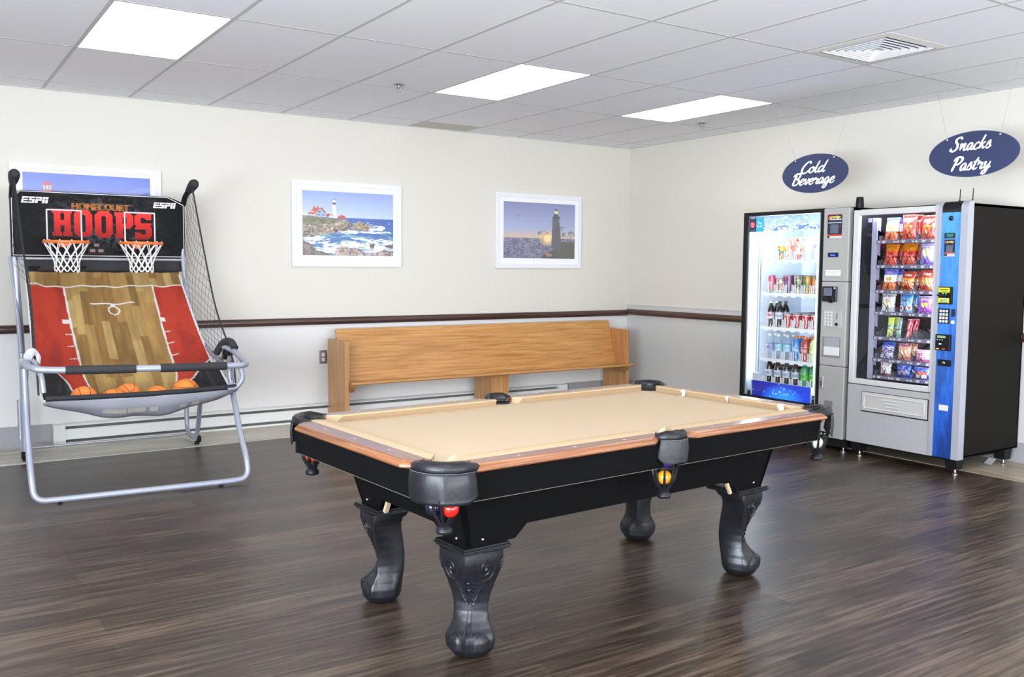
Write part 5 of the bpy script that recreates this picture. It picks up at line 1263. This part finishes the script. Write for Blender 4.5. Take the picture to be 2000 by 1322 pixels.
cb_.a = cb_.a*(1-.30*(dg*(.3+.7*t_[..., 0]))[..., None])+np.array([.10, .16, .20])*(n1*(1-t_[..., 0]))[..., None]*.8
cb_.rect(0, 0, 137, 22, '15171c')
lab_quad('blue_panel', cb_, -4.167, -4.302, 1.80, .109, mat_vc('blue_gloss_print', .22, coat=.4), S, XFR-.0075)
xp = XFR-.0078
def cpart(name_, y0, y1, z0, z1, t_h, m, bev=.002, par=None): b = B(); bx(b, xp-t_h, xp, y0, y1, z0, z1); return b.build(name_, m, par or S, bevel=bev)
b = B(); b.sphere((xp-.002, -4.232, 1.738), .017, 18, 10, (.7, 1, 1)); b.build('camera_dome', mat('dome_black', (.006, .006, .008), .08), S)
q = Cv(84, 36, 43, 19, '1c2434')
for y in (10, 20): q.line([(18, y), (66, y)], 4, '2e9a72')
q.line([(30, 28), (56, 28)], 3, '2e9a72'); lab_quad('green_text_sticker', q, -4.188, -4.266, 1.640, 1.604, M_LABEL, S, xp-.0006)
q = Cv(84, 118, 101, 141, '20243a'); q.text('prestige', 46, 22, 15, 'e8c860', sx=.8, bold=.8, center=True); q.poly([(3, 24), (8, 8), (14, 10), (12, 24)], 'd8521e'); q.rect(16, 40, 68, 88, 'b9bdc2', .4); q.rect(0, 90, 84, 96, 'd84a3a'); q.rect(0, 97, 84, 118, 'c4bcbc'); q.rect(0, 98, 26, 116, '3a3a44')
lab_quad('service_sticker', q, -4.190, -4.266, 1.596, 1.482, M_LABEL, S, xp-.0006)
bv = cpart('bill_acceptor', -4.172, -4.268, 1.160, 1.278, .018, M_VBLK)
q = Cv(90, 28, 46, 15, 'd8d820'); q.line([(12, 12), (78, 12)], 4, '4a4a10'); q.line([(20, 21), (70, 21)], 3, '4a4a10'); lab_quad('yellow_label', q, -4.174, -4.254, 1.272, 1.240, M_LABEL, bv, xp-.0186)
q = Cv(90, 32, 46, 17, 'd8d820'); q.rect(30, 6, 74, 24, '9ab0a0'); q.poly([(18, 24), (24, 8), (30, 24)], '1a1a1a'); q.line([(10, 29), (80, 29)], 3, '3a3a10'); lab_quad('yellow_label', q, -4.174, -4.252, 1.202, 1.168, M_LABEL, bv, xp-.0186)
b = B(); bx(b, xp-.032, xp-.018, -4.170, -4.236, 1.214, 1.226); b.build('bill_slot', M_DARK, bv, bevel=.002)
b = B()
for y in (-4.206, -4.228): b.sphere((xp-.0185, y, 1.233), .004, 8, 6)
b.build('slot_light', emis('green_led', (.15, 1., .2), 3.), bv)
kp = cpart('keypad', -4.172, -4.250, 1.028, 1.130, .008, M_VBLK)
for i in range(3):
    for j in range(4):
        k_ = B(); bx(k_, xp-.011, xp-.0075, -4.182-.022*i, -4.198-.022*i, 1.105-.0235*j, 1.122-.0235*j); k_.build('keypad_button', mat('button_white', (.62, .64, .66), .35), kp, bevel=.0015)
cpart('coin_slot', -4.262, -4.288, 1.078, 1.128, .003, M_DARK)
b = B(); b.lathe([(.013, 0), (.0125, -.006), (.001, -.008)], 18, (xp, -4.275, 1.040), 'x'); b.build('return_button', M_STK, S)
cr = cpart('card_reader', -4.166, -4.272, .845, .955, .022, M_VBLK, .004)
b = B(); bx(b, xp-.0235, xp-.0222, -4.180, -4.240, .930, .946); b.build('reader_screen', mat('lcd_green', (.20, .30, .12), .3, emit=.25), cr)
b = B()
for i in range(3): b.sphere((xp-.0228, -4.182-.018*i, .917), .0032, 8, 6)
bx(b, xp-.0230, xp-.0222, -4.195, -4.212, .885, .893); b.build('reader_icon', mat('icon_white', (.7, .75, .9), .4, emit=.4), cr)
b = B(); bx(b, xp-.0230, xp-.0222, -4.175, -4.196, .852, .860); b.build('reader_mark', mat('mark_yellow', (.7, .5, .05), .4), cr)
b = B(); bx(b, xp-.0230, xp-.0222, -4.216, -4.240, .852, .860); b.build('reader_mark', mat('mark_red', (.6, .06, .04), .4), cr)
lk = cpart('lock_plate', -4.178, -4.276, .738, .782, .004, M_VBLK); b = B(); b.lathe([(.010, 0), (.010, -.008), (.006, -.010), (.001, -.010)], 14, (xp-.003, -4.226, .760), 'x'); b.build('lock_cylinder', M_STEEL, lk)
cpart('blank_plate', -4.200, -4.268, .433, .472, .003, mat('blank_plate_white', (.66, .66, .64), .4))
cpart('coin_return_shadow', -4.196, -4.200, .433, .474, .004, M_DARK)
for (y, zt_a) in ((-4.245, 1.935), (-4.385+.05, 1.935)):
    b = B(); b.tube([(-.74, y, 1.84), (-.74, y, 1.86)], .007, 8); b.tube([(-.74, y, 1.85), (-.738, y-.002, zt_a)], .0032, 6); b.build('antenna', M_VBLK, S)
# base frame with four splayed legs
b = B(); bx(b, -.70, -.10, -3.56, -4.26, .075, .115); b.build('base', M_VBLK, S)
for (x, y) in ((-.735, -3.535), (-.735, -4.285), (-.12, -3.535), (-.12, -4.285)):
    b = B(); b.prism([(-.055, .115), (.055, .115), (.035, .035), (-.035, .035)], lambda u, v, w_: (x+u, w_, v), y-.04, y+.04); lg = b.build('leg', M_VBLK, S)
    b = B(); b.lathe([(.020, 0), (.020, .006), (.009, .012), (.008, .036)], 12, (x-.02, y-.02, 0)); b.build('leveling_foot', M_STEEL, lg)
# lit post and interior lamp
b = B(); bx(b, -.748, -.70, -3.588, -3.628, .585, 1.768); b.build('tray_post', mat('tray_post_violet_grey', (.36, .35, .46), .4), S)
b = B(); bx(b, -.763, -.750, -4.112, -4.124, .60, 1.77); b.build('glow_strip', emis('violet_light_tube', (.72, .70, 1.0), 65.), S)
b = B(); bx(b, -.764, -.735, -3.54, -4.10, 1.794, 1.802); b.build('glow_strip', emis('violet_light_tube_top', (.80, .80, 1.0), 34.), S)
b = B(); bx(b, XFR+.017, XFR+.018, -3.576, -3.606, 1.735, 1.765); b.build('inner_sticker', mat('inner_sticker', (.62, .60, .74), .5), S)
# trays with spirals
TRZ = [1.603, 1.424, 1.243, 1.085, .902, .741, .616]; CY = [-3.715, -3.858, -4.003]
M_TRAY = mat('tray_dark', (.10, .10, .13), .45); M_LIPM = mat('tray_lip', (.14, .13, .19), .4); M_COIL = mat('black_coil', (.02, .02, .022), .3, metal=.3)
def coil(b, y, z, r, x0, x1, turns, ph):
    N = int(turns*18); b.tube([(x0+(x1-x0)*k/N, y+r*math.cos(ph+2*PI*turns*k/N), z+r+.002+r*math.sin(ph+2*PI*turns*k/N)) for k in range(N+1)], .0024, 4, caps=False)
for ti, z in enumerate(TRZ):
    b = B(); bx(b, -.735, -.20, -3.635, -4.125, z-.004, z-.001)
    for y in (-3.64, -3.787, -3.930, -4.078): bx(b, -.735, -.22, y-.001, y+.001, z, z+.035)
    for k in range(2): b.prism([(-.735, z-.004), (-.735, z+.075), (-.70, z+.06), (-.68, z-.004)], lambda u, v, w_: (u, w_, v), -3.628, -3.632)
    tr = b.build('tray', M_TRAY, S)
    b = B(); bx(b, -.750, -.735, -3.628, -4.125, z-.024, z+.002); lip = b.build('tray_lip', M_LIPM, tr, bevel=.002)
    b = B()
    for k, y in enumerate((-3.650, -3.775, -3.800, -3.920, -3.945, -4.065)): bx(b, -.7515, -.7500, y-.008, y+.008, z-.018, z-.006)
    for y in (-3.675, -3.83, -3.985): bx(b, -.7515, -.7500, y-.022, y-.004, z-.020, z-.012); bx(b, -.7515, -.75, y-.03, y-.002, z-.011, z-.004)
    b.build('price_tag', mat('price_tag_white', (.55, .55, .60), .5), lip)
    b = B()
    n_c = [(y+s*.033, .030) for y in CY for s in (-1, 1)] if ti != 4 else [(-3.668, .030), (-3.745, .030), (-3.815, .030), (-3.892, .030), (-3.975, .035), (-4.05, .035)]
    for k, (y, r) in enumerate(n_c): c_ = B(); coil(c_, y, z, r, -.742, -.30, 7, (0 if k % 2 else PI)+PI/2); c_.build('coil', M_COIL, tr)
# ---- snacks
def bag(name, cv, w, h, d, lean=.0, crimp=.012, plain=(.4, .4, .4), pinch=.5, seed=0):
    rr = random.Random(seed); ph = [rr.uniform(0, 6) for _ in range(4)]
    def f(u, v, s):
        a = abs(2*u-1); wv = w*(1-.10*math.sin(PI*v))*(1 if True else 1); x = (u-.5)*wv
        t = max(0, math.sin(PI*min(1, max(0, (v-.06)/.88))))**.55*max(0, 1-a**2.6)**.6
        cr = .0016*math.sin(u*60) if (v < .08 or v > .92) else 0
        cr += .0035*t*math.sin(ph[0]+9*u+5*v)*math.sin(ph[1]+7*v)+.002*t*math.sin(ph[2]+23*u-11*v)
        y = s*(d*.5*t)+cr*s; z = h*(1-v)
        return (-y-math.tan(lean)*z*-1, -x, z)
    nu, nv = cv.nx-1, cv.ny-1
    b = B().surf(lambda u, v: f(u, v, 1), nu, nv, True, cv)
    col = list(b.c); b.surf(lambda u, v: f(1-u, v, -1), 12, 14, True); b.c = col+[cv.at(.5, j/14*.9+.05) for j in range(15) for i in range(13)]
    o = b.build(name, mat_vc('foil_print', .26, spec=.6, coat=.4), ang=80); ORG[o.name] = (0, 0, 0); return o
def art(kind):
    c = Cv(125, 165, 65, 85, 'c84020'); n = c.noise(5, 6, hash_(kind)); n2 = c.noise(16, 18, hash_(kind)+1, 3)
    if kind == 'ruffles':
        c.grad(0, 0, 125, 45, '3a5ac8', '5a7ae0'); c.rect(0, 45, 125, 110, 'f2f2f6'); c.grad(0, 100, 125, 165, 'f08050', 'd84820'); c.text('RUFFLES', 62, 34, 17, 'd02838', sx=.75, bold=1.5, center=True); c.text('RUFFLES', 62, 33, 16, 'f4f0f4', sx=.75, center=True); c.circ(62, 76, 30, 15, 'd8a83a'); c.circ(56, 72, 16, 7, 'e8c870'); c.put((c.Y > 118) & (n2 > .55), 'f4a070')
    elif kind == 'doritos':
        c.a[:] = Cv.C('c83020'); c.put(n > .56, 'a82418', .8); c.poly([(20, 70), (105, 70), (62, 125)], 'e8842a'); c.poly([(35, 80), (90, 80), (62, 112)], 'c84818'); c.text('Doritos', 62, 48, 20, 'f6f2ee', sx=.85, bold=1.2, center=True); c.line([(50, 56), (60, 66), (80, 50)], 3, 'f4d050'); c.put((c.Y > 118) & (n2 > .56), 'f09060', .7)
    elif kind == 'cheetos':
        c.grad(0, 0, 125, 60, 'e88a1a', 'd86a18'); c.grad(0, 60, 125, 165, 'c82018', 'd83a20'); c.text('Cheetos', 66, 42, 18, 'f0c020', sx=.8, bold=1.6, center=True); c.text('Cheetos', 66, 41, 17, '38240a', sx=.8, center=True); c.put((c.Y > 70) & (n2 > .55), 'f08a70', .8); c.put((c.Y > 70) & (n > .6), '8a1010', .6); c.line([(40, 85), (85, 95)], 6, 'f07a20')
    elif kind == 'popcorn':
        c.a[:] = Cv.C('8f7fd0'); c.circ(66, 66, 38, 34, 'e8e0b0'); c.put((((c.X-66)/38)**2+((c.Y-66)/34)**2 < 1) & (n2 > .52), 'd8c880'); c.rect(0, 0, 125, 26, 'a89ae0'); c.line([(20, 24), (110, 24)], 6, 'f2f0f8'); c.put((c.Y > 110), '8272cc')
    elif kind == 'fritos':
        c.grad(0, 0, 125, 60, 'b8301c', 'c8401e'); c.grad(0, 60, 125, 165, 'e08038', 'b83a18'); c.text('Fritos', 64, 40, 24, 'f6f0ea', sx=.85, bold=1.8, center=True); c.line([(16, 60), (110, 70)], 7, 'f0c060'); c.put((c.Y > 75) & (n2 > .5), 'f0b070'); c.put((c.Y > 120) & (n > .5), 'a82818')
    elif kind == 'nuts':
        c.a[:] = Cv.C('d8d4da'); c.put(n2 > .55, 'f2f2f8'); c.circ(62, 90, 44, 50, 'e6dcc4'); c.put((((c.X-62)/44)**2+((c.Y-90)/50)**2 < 1) & (n > .52), 'cfb88a', .8); c.put((c.Y < 28) & (n2 > .5), '8a8a94')
    elif kind == 'welch':
        c.grad(0, 0, 125, 165, '3f8ad8', 'a8c4ec'); c.put(n2 > .56, '8ab4e8', .6); c.rect(0, 0, 125, 34, '3a8ad8'); c.circ(20, 16, 9, 9, 'c83040'); c.circ(100, 18, 14, 6, '4aa85a'); c.text('Welch\u2019s', 66, 70, 22, '20224a', sx=.9, bold=1.2, center=True); c.circ(24, 128, 22, 24, 'f2f0f4'); c.circ(24, 128, 13, 13, 'd03030'); c.circ(96, 125, 24, 26, 'e8eef8'); c.circ(104, 120, 13, 14, 'd86050')
    elif kind == 'purple':
        c.grad(0, 0, 125, 50, 'a8a8c0', 'b06ac0'); c.put(c.Y > 50, '9a4ab8'); c.poly([(35, 60), (105, 64), (80, 115), (55, 100)], 'e8b840'); c.text('Doritos', 62, 38, 18, 'e8e6f0', sx=.85, bold=1, center=True); c.put((c.Y > 90) & (n2 > .56), 'd890e0', .7)
    elif kind == 'gummy':
        c.grad(0, 0, 125, 60, 'd8ea3a', 'c8e04a'); c.rect(0, 60, 125, 165, 'a8d8c0'); c.put((c.Y > 50) & (n2 > .5), 'c8e040'); c.put((c.Y > 55) & (n > .55), '3a9a8a', .8); c.put((c.Y > 90) & (n2 < .42), 'e8a030'); c.text('Sour', 62, 80, 22, '2a5ab0', bold=1.5, center=True, sx=.9)
    elif kind == 'mint':
        c.grad(0, 0, 125, 165, '8a9a90', '6aa890'); c.put(n2 > .55, 'b0c8bc'); c.line([(62, 140), (66, 40)], 20, '2a5a4a', .7); c.put((c.X < 30), 'd0dcd6', .7)
    elif kind == 'redcandy':
        c.grad(0, 0, 125, 165, 'c82838', 'b01828'); c.line([(50, 160), (70, 10)], 34, 'f0e8ea', .85); c.put((n2 > .58), 'e06070')
    elif kind == 'foilpastry':
        c.grad(0, 0, 125, 60, '3a58c8', '4a5ad0'); c.put(c.Y > 60, 'a89ac8'); c.put((c.Y > 40) & (n2 > .52), 'f2eef8'); c.put((c.Y > 60) & (n > .55), '6a4a98'); c.line([(60, 30), (110, 44)], 5, 'c8c8f0')
    elif kind == 'bread':
        c.a[:] = Cv.C('d07a5a'); c.put(n > .52, 'e8a880', .8); c.rect(0, 0, 125, 24, 'b83a40'); c.text('snack', 64, 20, 12, '3a4ac0', center=True, bold=1); c.circ(45, 110, 30, 40, 'e8b0a0', .6); c.put((c.X > 80) & (c.Y > 30), 'c88a4a', .7); c.put(n2 > .62, 'f6d8c8'); c.put((c.Y > 130) & (n2 > .45), 'd8607a', .7)
    elif kind == 'pinkcake':
        c.a[:] = Cv.C('c878a0'); c.put(n > .5, 'e8c8d8', .9); c.put(n2 > .6, 'f6f0f4'); c.put((c.Y > 125), 'c05a90', .8); c.circ(62, 90, 34, 26, 'b04a60', .6); c.line([(50, 90), (76, 84)], 9, 'f4eef2')
    elif kind == 'whitepink':
        c.a[:] = Cv.C('e4dce2'); c.line([(24, 10), (40, 160)], 14, 'c04a70', .8); c.put(n2 > .58, 'f8f6f8'); c.put((c.X > 70) & (n > .5), 'c8a088', .7); c.put((c.Y > 140), 'a03848', .8)
    elif kind == 'cookieblue':
        c.grad(0, 0, 125, 165, '3a5ac8', '2a48c0'); c.poly([(50, 14), (80, 14), (66, 50)], 'f4f4fa'); c.circ(62, 100, 40, 34, 'c8b8c8'); c.put((((c.X-62)/40)**2+((c.Y-100)/34)**2 < 1) & (n2 > .5), '8a7a88'); c.put((c.Y < 60) & (n2 > .58), '90a4f0')
    elif kind == 'cookieorange':
        c.grad(0, 0, 125, 165, '4a62cc', '3048c0'); c.circ(62, 90, 48, 36, 'd85a3a'); c.rect(20, 100, 105, 150, 'e0cfc8'); c.put((c.Y < 50) & (n2 > .56), '8fa0ec')
    return c
SN = [ # row, col, art, w, h, d, lean, label, category, depth
 (0, 0, 'ruffles', .118, .165, .05, .16, 'white, blue and orange chip bag, top tray on the left', 'chip bag', 2), (0, 1, 'doritos', .125, .180, .055, .06, 'large red tortilla chip bag in the middle of the top tray', 'chip bag', 3), (0, 2, 'doritos', .125, .170, .055, .14, 'red tortilla chip bag, top tray beside the blue column', 'chip bag', 2),
 (1, 0, 'cheetos', .118, .150, .05, .22, 'orange-topped red cheese puff bag, second tray on the left', 'chip bag', 3), (1, 1, 'cheetos', .118, .155, .05, .22, 'orange-topped red cheese puff bag, middle of the second tray', 'chip bag', 3), (1, 2, 'popcorn', .120, .150, .05, .05, 'lavender popcorn bag, second tray beside the blue column', 'snack bag', 1),
 (2, 0, 'ruffles', .118, .150, .05, .16, 'white, blue and orange chip bag, third tray on the left', 'chip bag', 3), (2, 1, 'fritos', .115, .135, .05, .2, 'orange-brown corn chip bag, middle of the third tray', 'chip bag', 3), (2, 2, 'fritos', .120, .145, .05, .2, 'orange-brown corn chip bag, third tray beside the blue column', 'chip bag', 1),
 (3, 0, 'nuts', .120, .130, .05, .08, 'cream and silver clear snack pouch, fourth tray on the left', 'snack bag', 1), (3, 1, 'welch', .115, .135, .045, .05, 'light blue fruit snack bag, middle of the fourth tray', 'snack bag', 2), (3, 2, 'purple', .122, .120, .05, .1, 'purple tortilla chip bag, fourth tray beside the blue column', 'chip bag', 2),
 (5, 0, 'foilpastry', .115, .120, .05, .3, 'blue and silver foil pastry pack, sixth tray on the left', 'pastry', 1), (5, 1, 'bread', .118, .118, .05, .06, 'orange clear-wrapped bread, middle of the sixth tray', 'pastry', 2), (5, 2, 'pinkcake', .120, .085, .05, .1, 'pink and white wrapped cake, sixth tray beside the blue column', 'pastry', 1),
 (6, 0, 'whitepink', .100, .095, .04, .04, 'white and pink pastry pack, bottom tray on the left', 'pastry', 1), (6, 1, 'cookieblue', .128, .090, .04, .05, 'blue cookie pack, middle of the bottom tray', 'cookies', 2), (6, 2, 'cookieorange', .130, .085, .04, .05, 'blue and orange cookie pack, bottom tray beside the blue column', 'cookies', 1)]
SHORT = {'ruffles': 'white and blue chip bag', 'doritos': 'red chip bag', 'cheetos': 'orange-red puff bag', 'popcorn': 'lavender bag', 'fritos': 'corn chip bag', 'nuts': 'silver pouch', 'welch': 'fruit snack bag', 'purple': 'purple chip bag', 'gummy': 'gummy bag', 'mint': 'mint pack', 'redcandy': 'red candy bag', 'foilpastry': 'foil pastry', 'bread': 'wrapped bread', 'pinkcake': 'pink cake', 'whitepink': 'pastry pack', 'cookieblue': 'blue cookie pack', 'cookieorange': 'cookie pack'}
KN = {'chip bag': 'chip_bag', 'snack bag': 'snack_bag', 'pastry': 'wrapped_pastry', 'cookies': 'cookie_pack', 'candy': 'candy_bag'}
SN += [(4, -3.735, 'gummy', .058, .140, .022, .12, 'yellow-green gummy candy bag on the fifth tray', 'candy', 2), (4, -3.805, 'mint', .040, .140, .018, .15, 'slim grey-green candy pack on the fifth tray', 'candy', 1), (4, -3.885, 'redcandy', .048, .135, .020, .2, 'slim red and white candy bag on the fifth tray', 'candy', 3)]
for k, (r, cidx, a_, w_, h_, d_, ln, lab, cat, dep) in enumerate(SN):
    y = CY[cidx] if isinstance(cidx, int) else cidx
    src = bag(KN[cat], art(a_), w_*.93, h_, d_, ln, seed=k)
    for q_ in range(min(dep, 2)):
        o = src if q_ == 0 else copy_tree(src)
        o.location = (-.705+.072*q_-.0, y, TRZ[r]+.001); o.rotation_euler = (0, 0, .05*math.sin(k*2.3+q_))
        tag(o, lab if q_ == 0 else 'second '+SHORT[a_]+' behind the front one, '+['top', 'second', 'third', 'fourth', 'fifth', 'sixth', 'bottom'][r]+' tray '+('left' if cidx in (0, -3.735) else 'middle' if cidx == 1 else 'beside the column'), cat, 'snacks on tray %d of the snack machine' % (r+1))
# ================================================================ hanging oval signs
GL = {
'C': (.62, [[(.66, .80), (.56, 1.0), (.34, .88), (.12, .5), (.10, .12), (.26, -.02), (.48, .06), (.62, .26)]]),
'o': (.44, [[(.28, .50), (.10, .38), (.07, .10), (.22, -.01), (.37, .14), (.38, .40), (.27, .50), (.34, .42), (.50, .44)]]),
'l': (.28, [[(.26, 1.0), (.14, .55), (.08, .12), (.18, .0), (.32, .12)]]),
'd': (.50, [[(.38, .44), (.24, .50), (.07, .28), (.10, .02), (.24, .03), (.38, .30)], [(.58, 1.0), (.44, .5), (.38, .10), (.46, .0), (.58, .10)]]),
'B': (.64, [[(.30, .94), (.18, .45), (.10, .0)], [(.04, .76), (.24, 1.0), (.56, .97), (.58, .74), (.40, .56), (.24, .52)], [(.24, .52), (.50, .50), (.56, .22), (.38, .02), (.10, .0)]]),
'e': (.40, [[(.08, .22), (.26, .26), (.34, .42), (.24, .51), (.09, .32), (.09, .06), (.24, -.01), (.44, .15)]]),
'v': (.42, [[(.02, .40), (.10, .48), (.13, .12), (.20, .01), (.33, .24), (.36, .48), (.48, .42)]]),
'r': (.38, [[(.0, .28), (.10, .54), (.14, .42), (.30, .42), (.24, .10), (.32, .0), (.42, .12)]]),
'a': (.45, [[(.36, .44), (.22, .50), (.07, .28), (.10, .02), (.22, .04), (.38, .42)], [(.38, .46), (.33, .10), (.40, .0), (.50, .12)]]),
'g': (.45, [[(.36, .44), (.22, .50), (.07, .28), (.10, .04), (.22, .06), (.38, .42)], [(.38, .46), (.32, -.02), (.20, -.38), (.04, -.36), (.10, -.16), (.34, .0), (.50, .12)]]),
'S': (.62, [[(.66, .84), (.54, 1.0), (.30, .92), (.27, .70), (.44, .44), (.42, .14), (.22, -.02), (.02, .08), (.06, .24)]]),
'n': (.48, [[(.02, .42), (.10, .48), (.08, .02)], [(.09, .12), (.22, .44), (.34, .46), (.31, .12), (.38, .0), (.50, .12)]]),
'c': (.38, [[(.36, .40), (.27, .50), (.09, .30), (.08, .06), (.22, -.01), (.42, .14)]]),
'k': (.44, [[(.28, 1.0), (.14, .5), (.07, .0)], [(.40, .48), (.24, .36), (.12, .24), (.24, .20), (.32, .02), (.46, .10)]]),
's': (.36, [[(.04, .14), (.22, .54), (.26, .36), (.29, .10), (.18, -.01), (.05, .06)], [(.28, .10), (.40, .14)]]),
'P': (.58, [[(.30, .94), (.18, .45), (.08, -.04)], [(.04, .74), (.24, 1.0), (.56, .96), (.58, .70), (.40, .48), (.18, .46)]]),
't': (.32, [[(.26, .88), (.14, .45), (.09, .10), (.18, .0), (.34, .12)], [(.02, .56), (.36, .64)]]),
'y': (.45, [[(.04, .42), (.11, .48), (.10, .12), (.20, .04), (.36, .36)], [(.40, .50), (.32, -.02), (.20, -.38), (.04, -.36), (.10, -.16), (.34, .0), (.50, .12)]])}
def script_word(b, word, x, y, z0, size, sv=.085):
    """brush lettering in the plane facing -x; y runs to the right (decreasing y)"""
    adv = sum(GL[c][0] for c in word); cx_ = -adv/2
    for c in word:
        w_, strokes = GL[c]; si0 = len(b.v)//64
        for si, st_ in enumerate(strokes):
            P_ = catmull([(cx_+p[0]+.22*p[1]+.0, p[1], 0) for p in st_], 7); n = len(b.v); N = len(P_)
            for i, p in enumerate(P_):
                d = (P_[min(N-1, i+1)]-P_[max(0, i-1)]); d.normalize() if d.length > 0 else None
                nn = Vector((-d.y, d.x, 0)); t = i/(N-1)
                wd = .078*(1 if c.islower() else 1.2)*(.62+.38*abs(nn.x*.8+nn.y*.45))*(min(1, .5+t*6)*min(1, .45+(1-t)*5))
                for s in (-1, 1):
                    q = p+nn*wd*s; b.v.append((x-.00003*i-.0008*((si+si0) % 3), y-q.x*size, z0+q.y*sv))
            for i in range(N-1): b.f.append((n+2*i, n+2*i+1, n+2*i+3, n+2*i+2)); b.sm.append(False)
            # rounded ends
            for e in (0, N-1):
                p = P_[e]; n2 = len(b.v); r_ = .026
                for k in range(8): b.v.append((x-.00003*e-.0008*((si+si0) % 3)-.00002, y-(p.x+r_*math.cos(k*PI/4))*size, z0+(p.y+r_*math.sin(k*PI/4))*sv))
                b.f.append(tuple(n2+k for k in range(8))); b.sm.append(False)
        cx_ += w_
M_NAVY = mat('navy_sign', (.034, .044, .105), .45, spec=.3); M_SLET = mat('sign_white_lettering', (.84, .84, .86), .5); M_CHAIN = mat('sign_chain', (.45, .45, .45), .35, metal=.8)
def chain(b, p, q):
    p, q = Vector(p), Vector(q); L_ = (q-p).length; n = int(L_/.012); d = (q-p)/n
    for i in range(n):
        a = p+d*(i+.1); c_ = p+d*(i+.95); s = Vector((.0022, 0, 0)) if i % 2 else Vector((0, .0022, 0))
        b.tube([a, a+d*.2+s, c_-d*.2+s, c_, c_-d*.2-s, a+d*.2-s], .0006, 3, closed=True)
for (y, z, tilt, words, hooks, lab) in ((-3.118, 2.126, .0, ('Cold', 'Beverage'), ((-.80, -2.72), (-.80, -3.43)), 'navy oval hanging sign reading Cold Beverage'), (-4.372, 2.150, .0, ('Snacks', 'Pastry'), ((-.80, -4.06), (-.80, -4.62)), 'navy oval hanging sign reading Snacks Pastry')):
    xs0 = -.83 if words[0] == 'Cold' else -.83
    t = thing('hanging_sign', lab, 'sign', (xs0, y, z), group='oval signs hanging over the vending machines')
    b = B(); a_, b_ = .3055, .1480; N = 64
    b.prism([(a_*math.cos(2*PI*k/N), b_*math.sin(2*PI*k/N)) for k in range(N)], lambda u, v, w_: (w_, y-u, z+v), xs0, xs0+.006); bo_ = b.build('board', M_NAVY, t)
    b = B(); sz = .104
    cold = words[0] == 'Cold'; script_word(b, words[0], xs0-.0012, y+.02, z+(.008 if cold else .030), .120 if cold else .100); script_word(b, words[1], xs0-.0012, y+.015, z-(.080 if cold else .100), .112 if cold else .104); b.build('lettering', M_SLET, bo_)
    for s, hk in zip((1, -1), hooks):
        e = (xs0+.003, y+s*.178, z+.108)
        b = B(); chain(b, e, (hk[0], hk[1], H)); b.build('chain', M_CHAIN, t)
        b = B(); b.lathe([(.005, 0), (.005, -.003), (.001, -.004)], 10, (xs0, e[1], e[2]), 'x'); b.build('grommet', M_STK, t)
# loose things on the floor
tag(B().add([(-.250, -4.225, .0055), (-.262, -4.285, .006), (-.215, -4.295, .045), (-.205, -4.235, .044)], [(0, 1, 2, 3)]).build('paper_tag', mat('paper_tag', (.48, .45, .46), .7), solid=.001), 'small white paper tag leaning on the floor behind the snack machine leg', 'paper')
rs = random.Random(8)
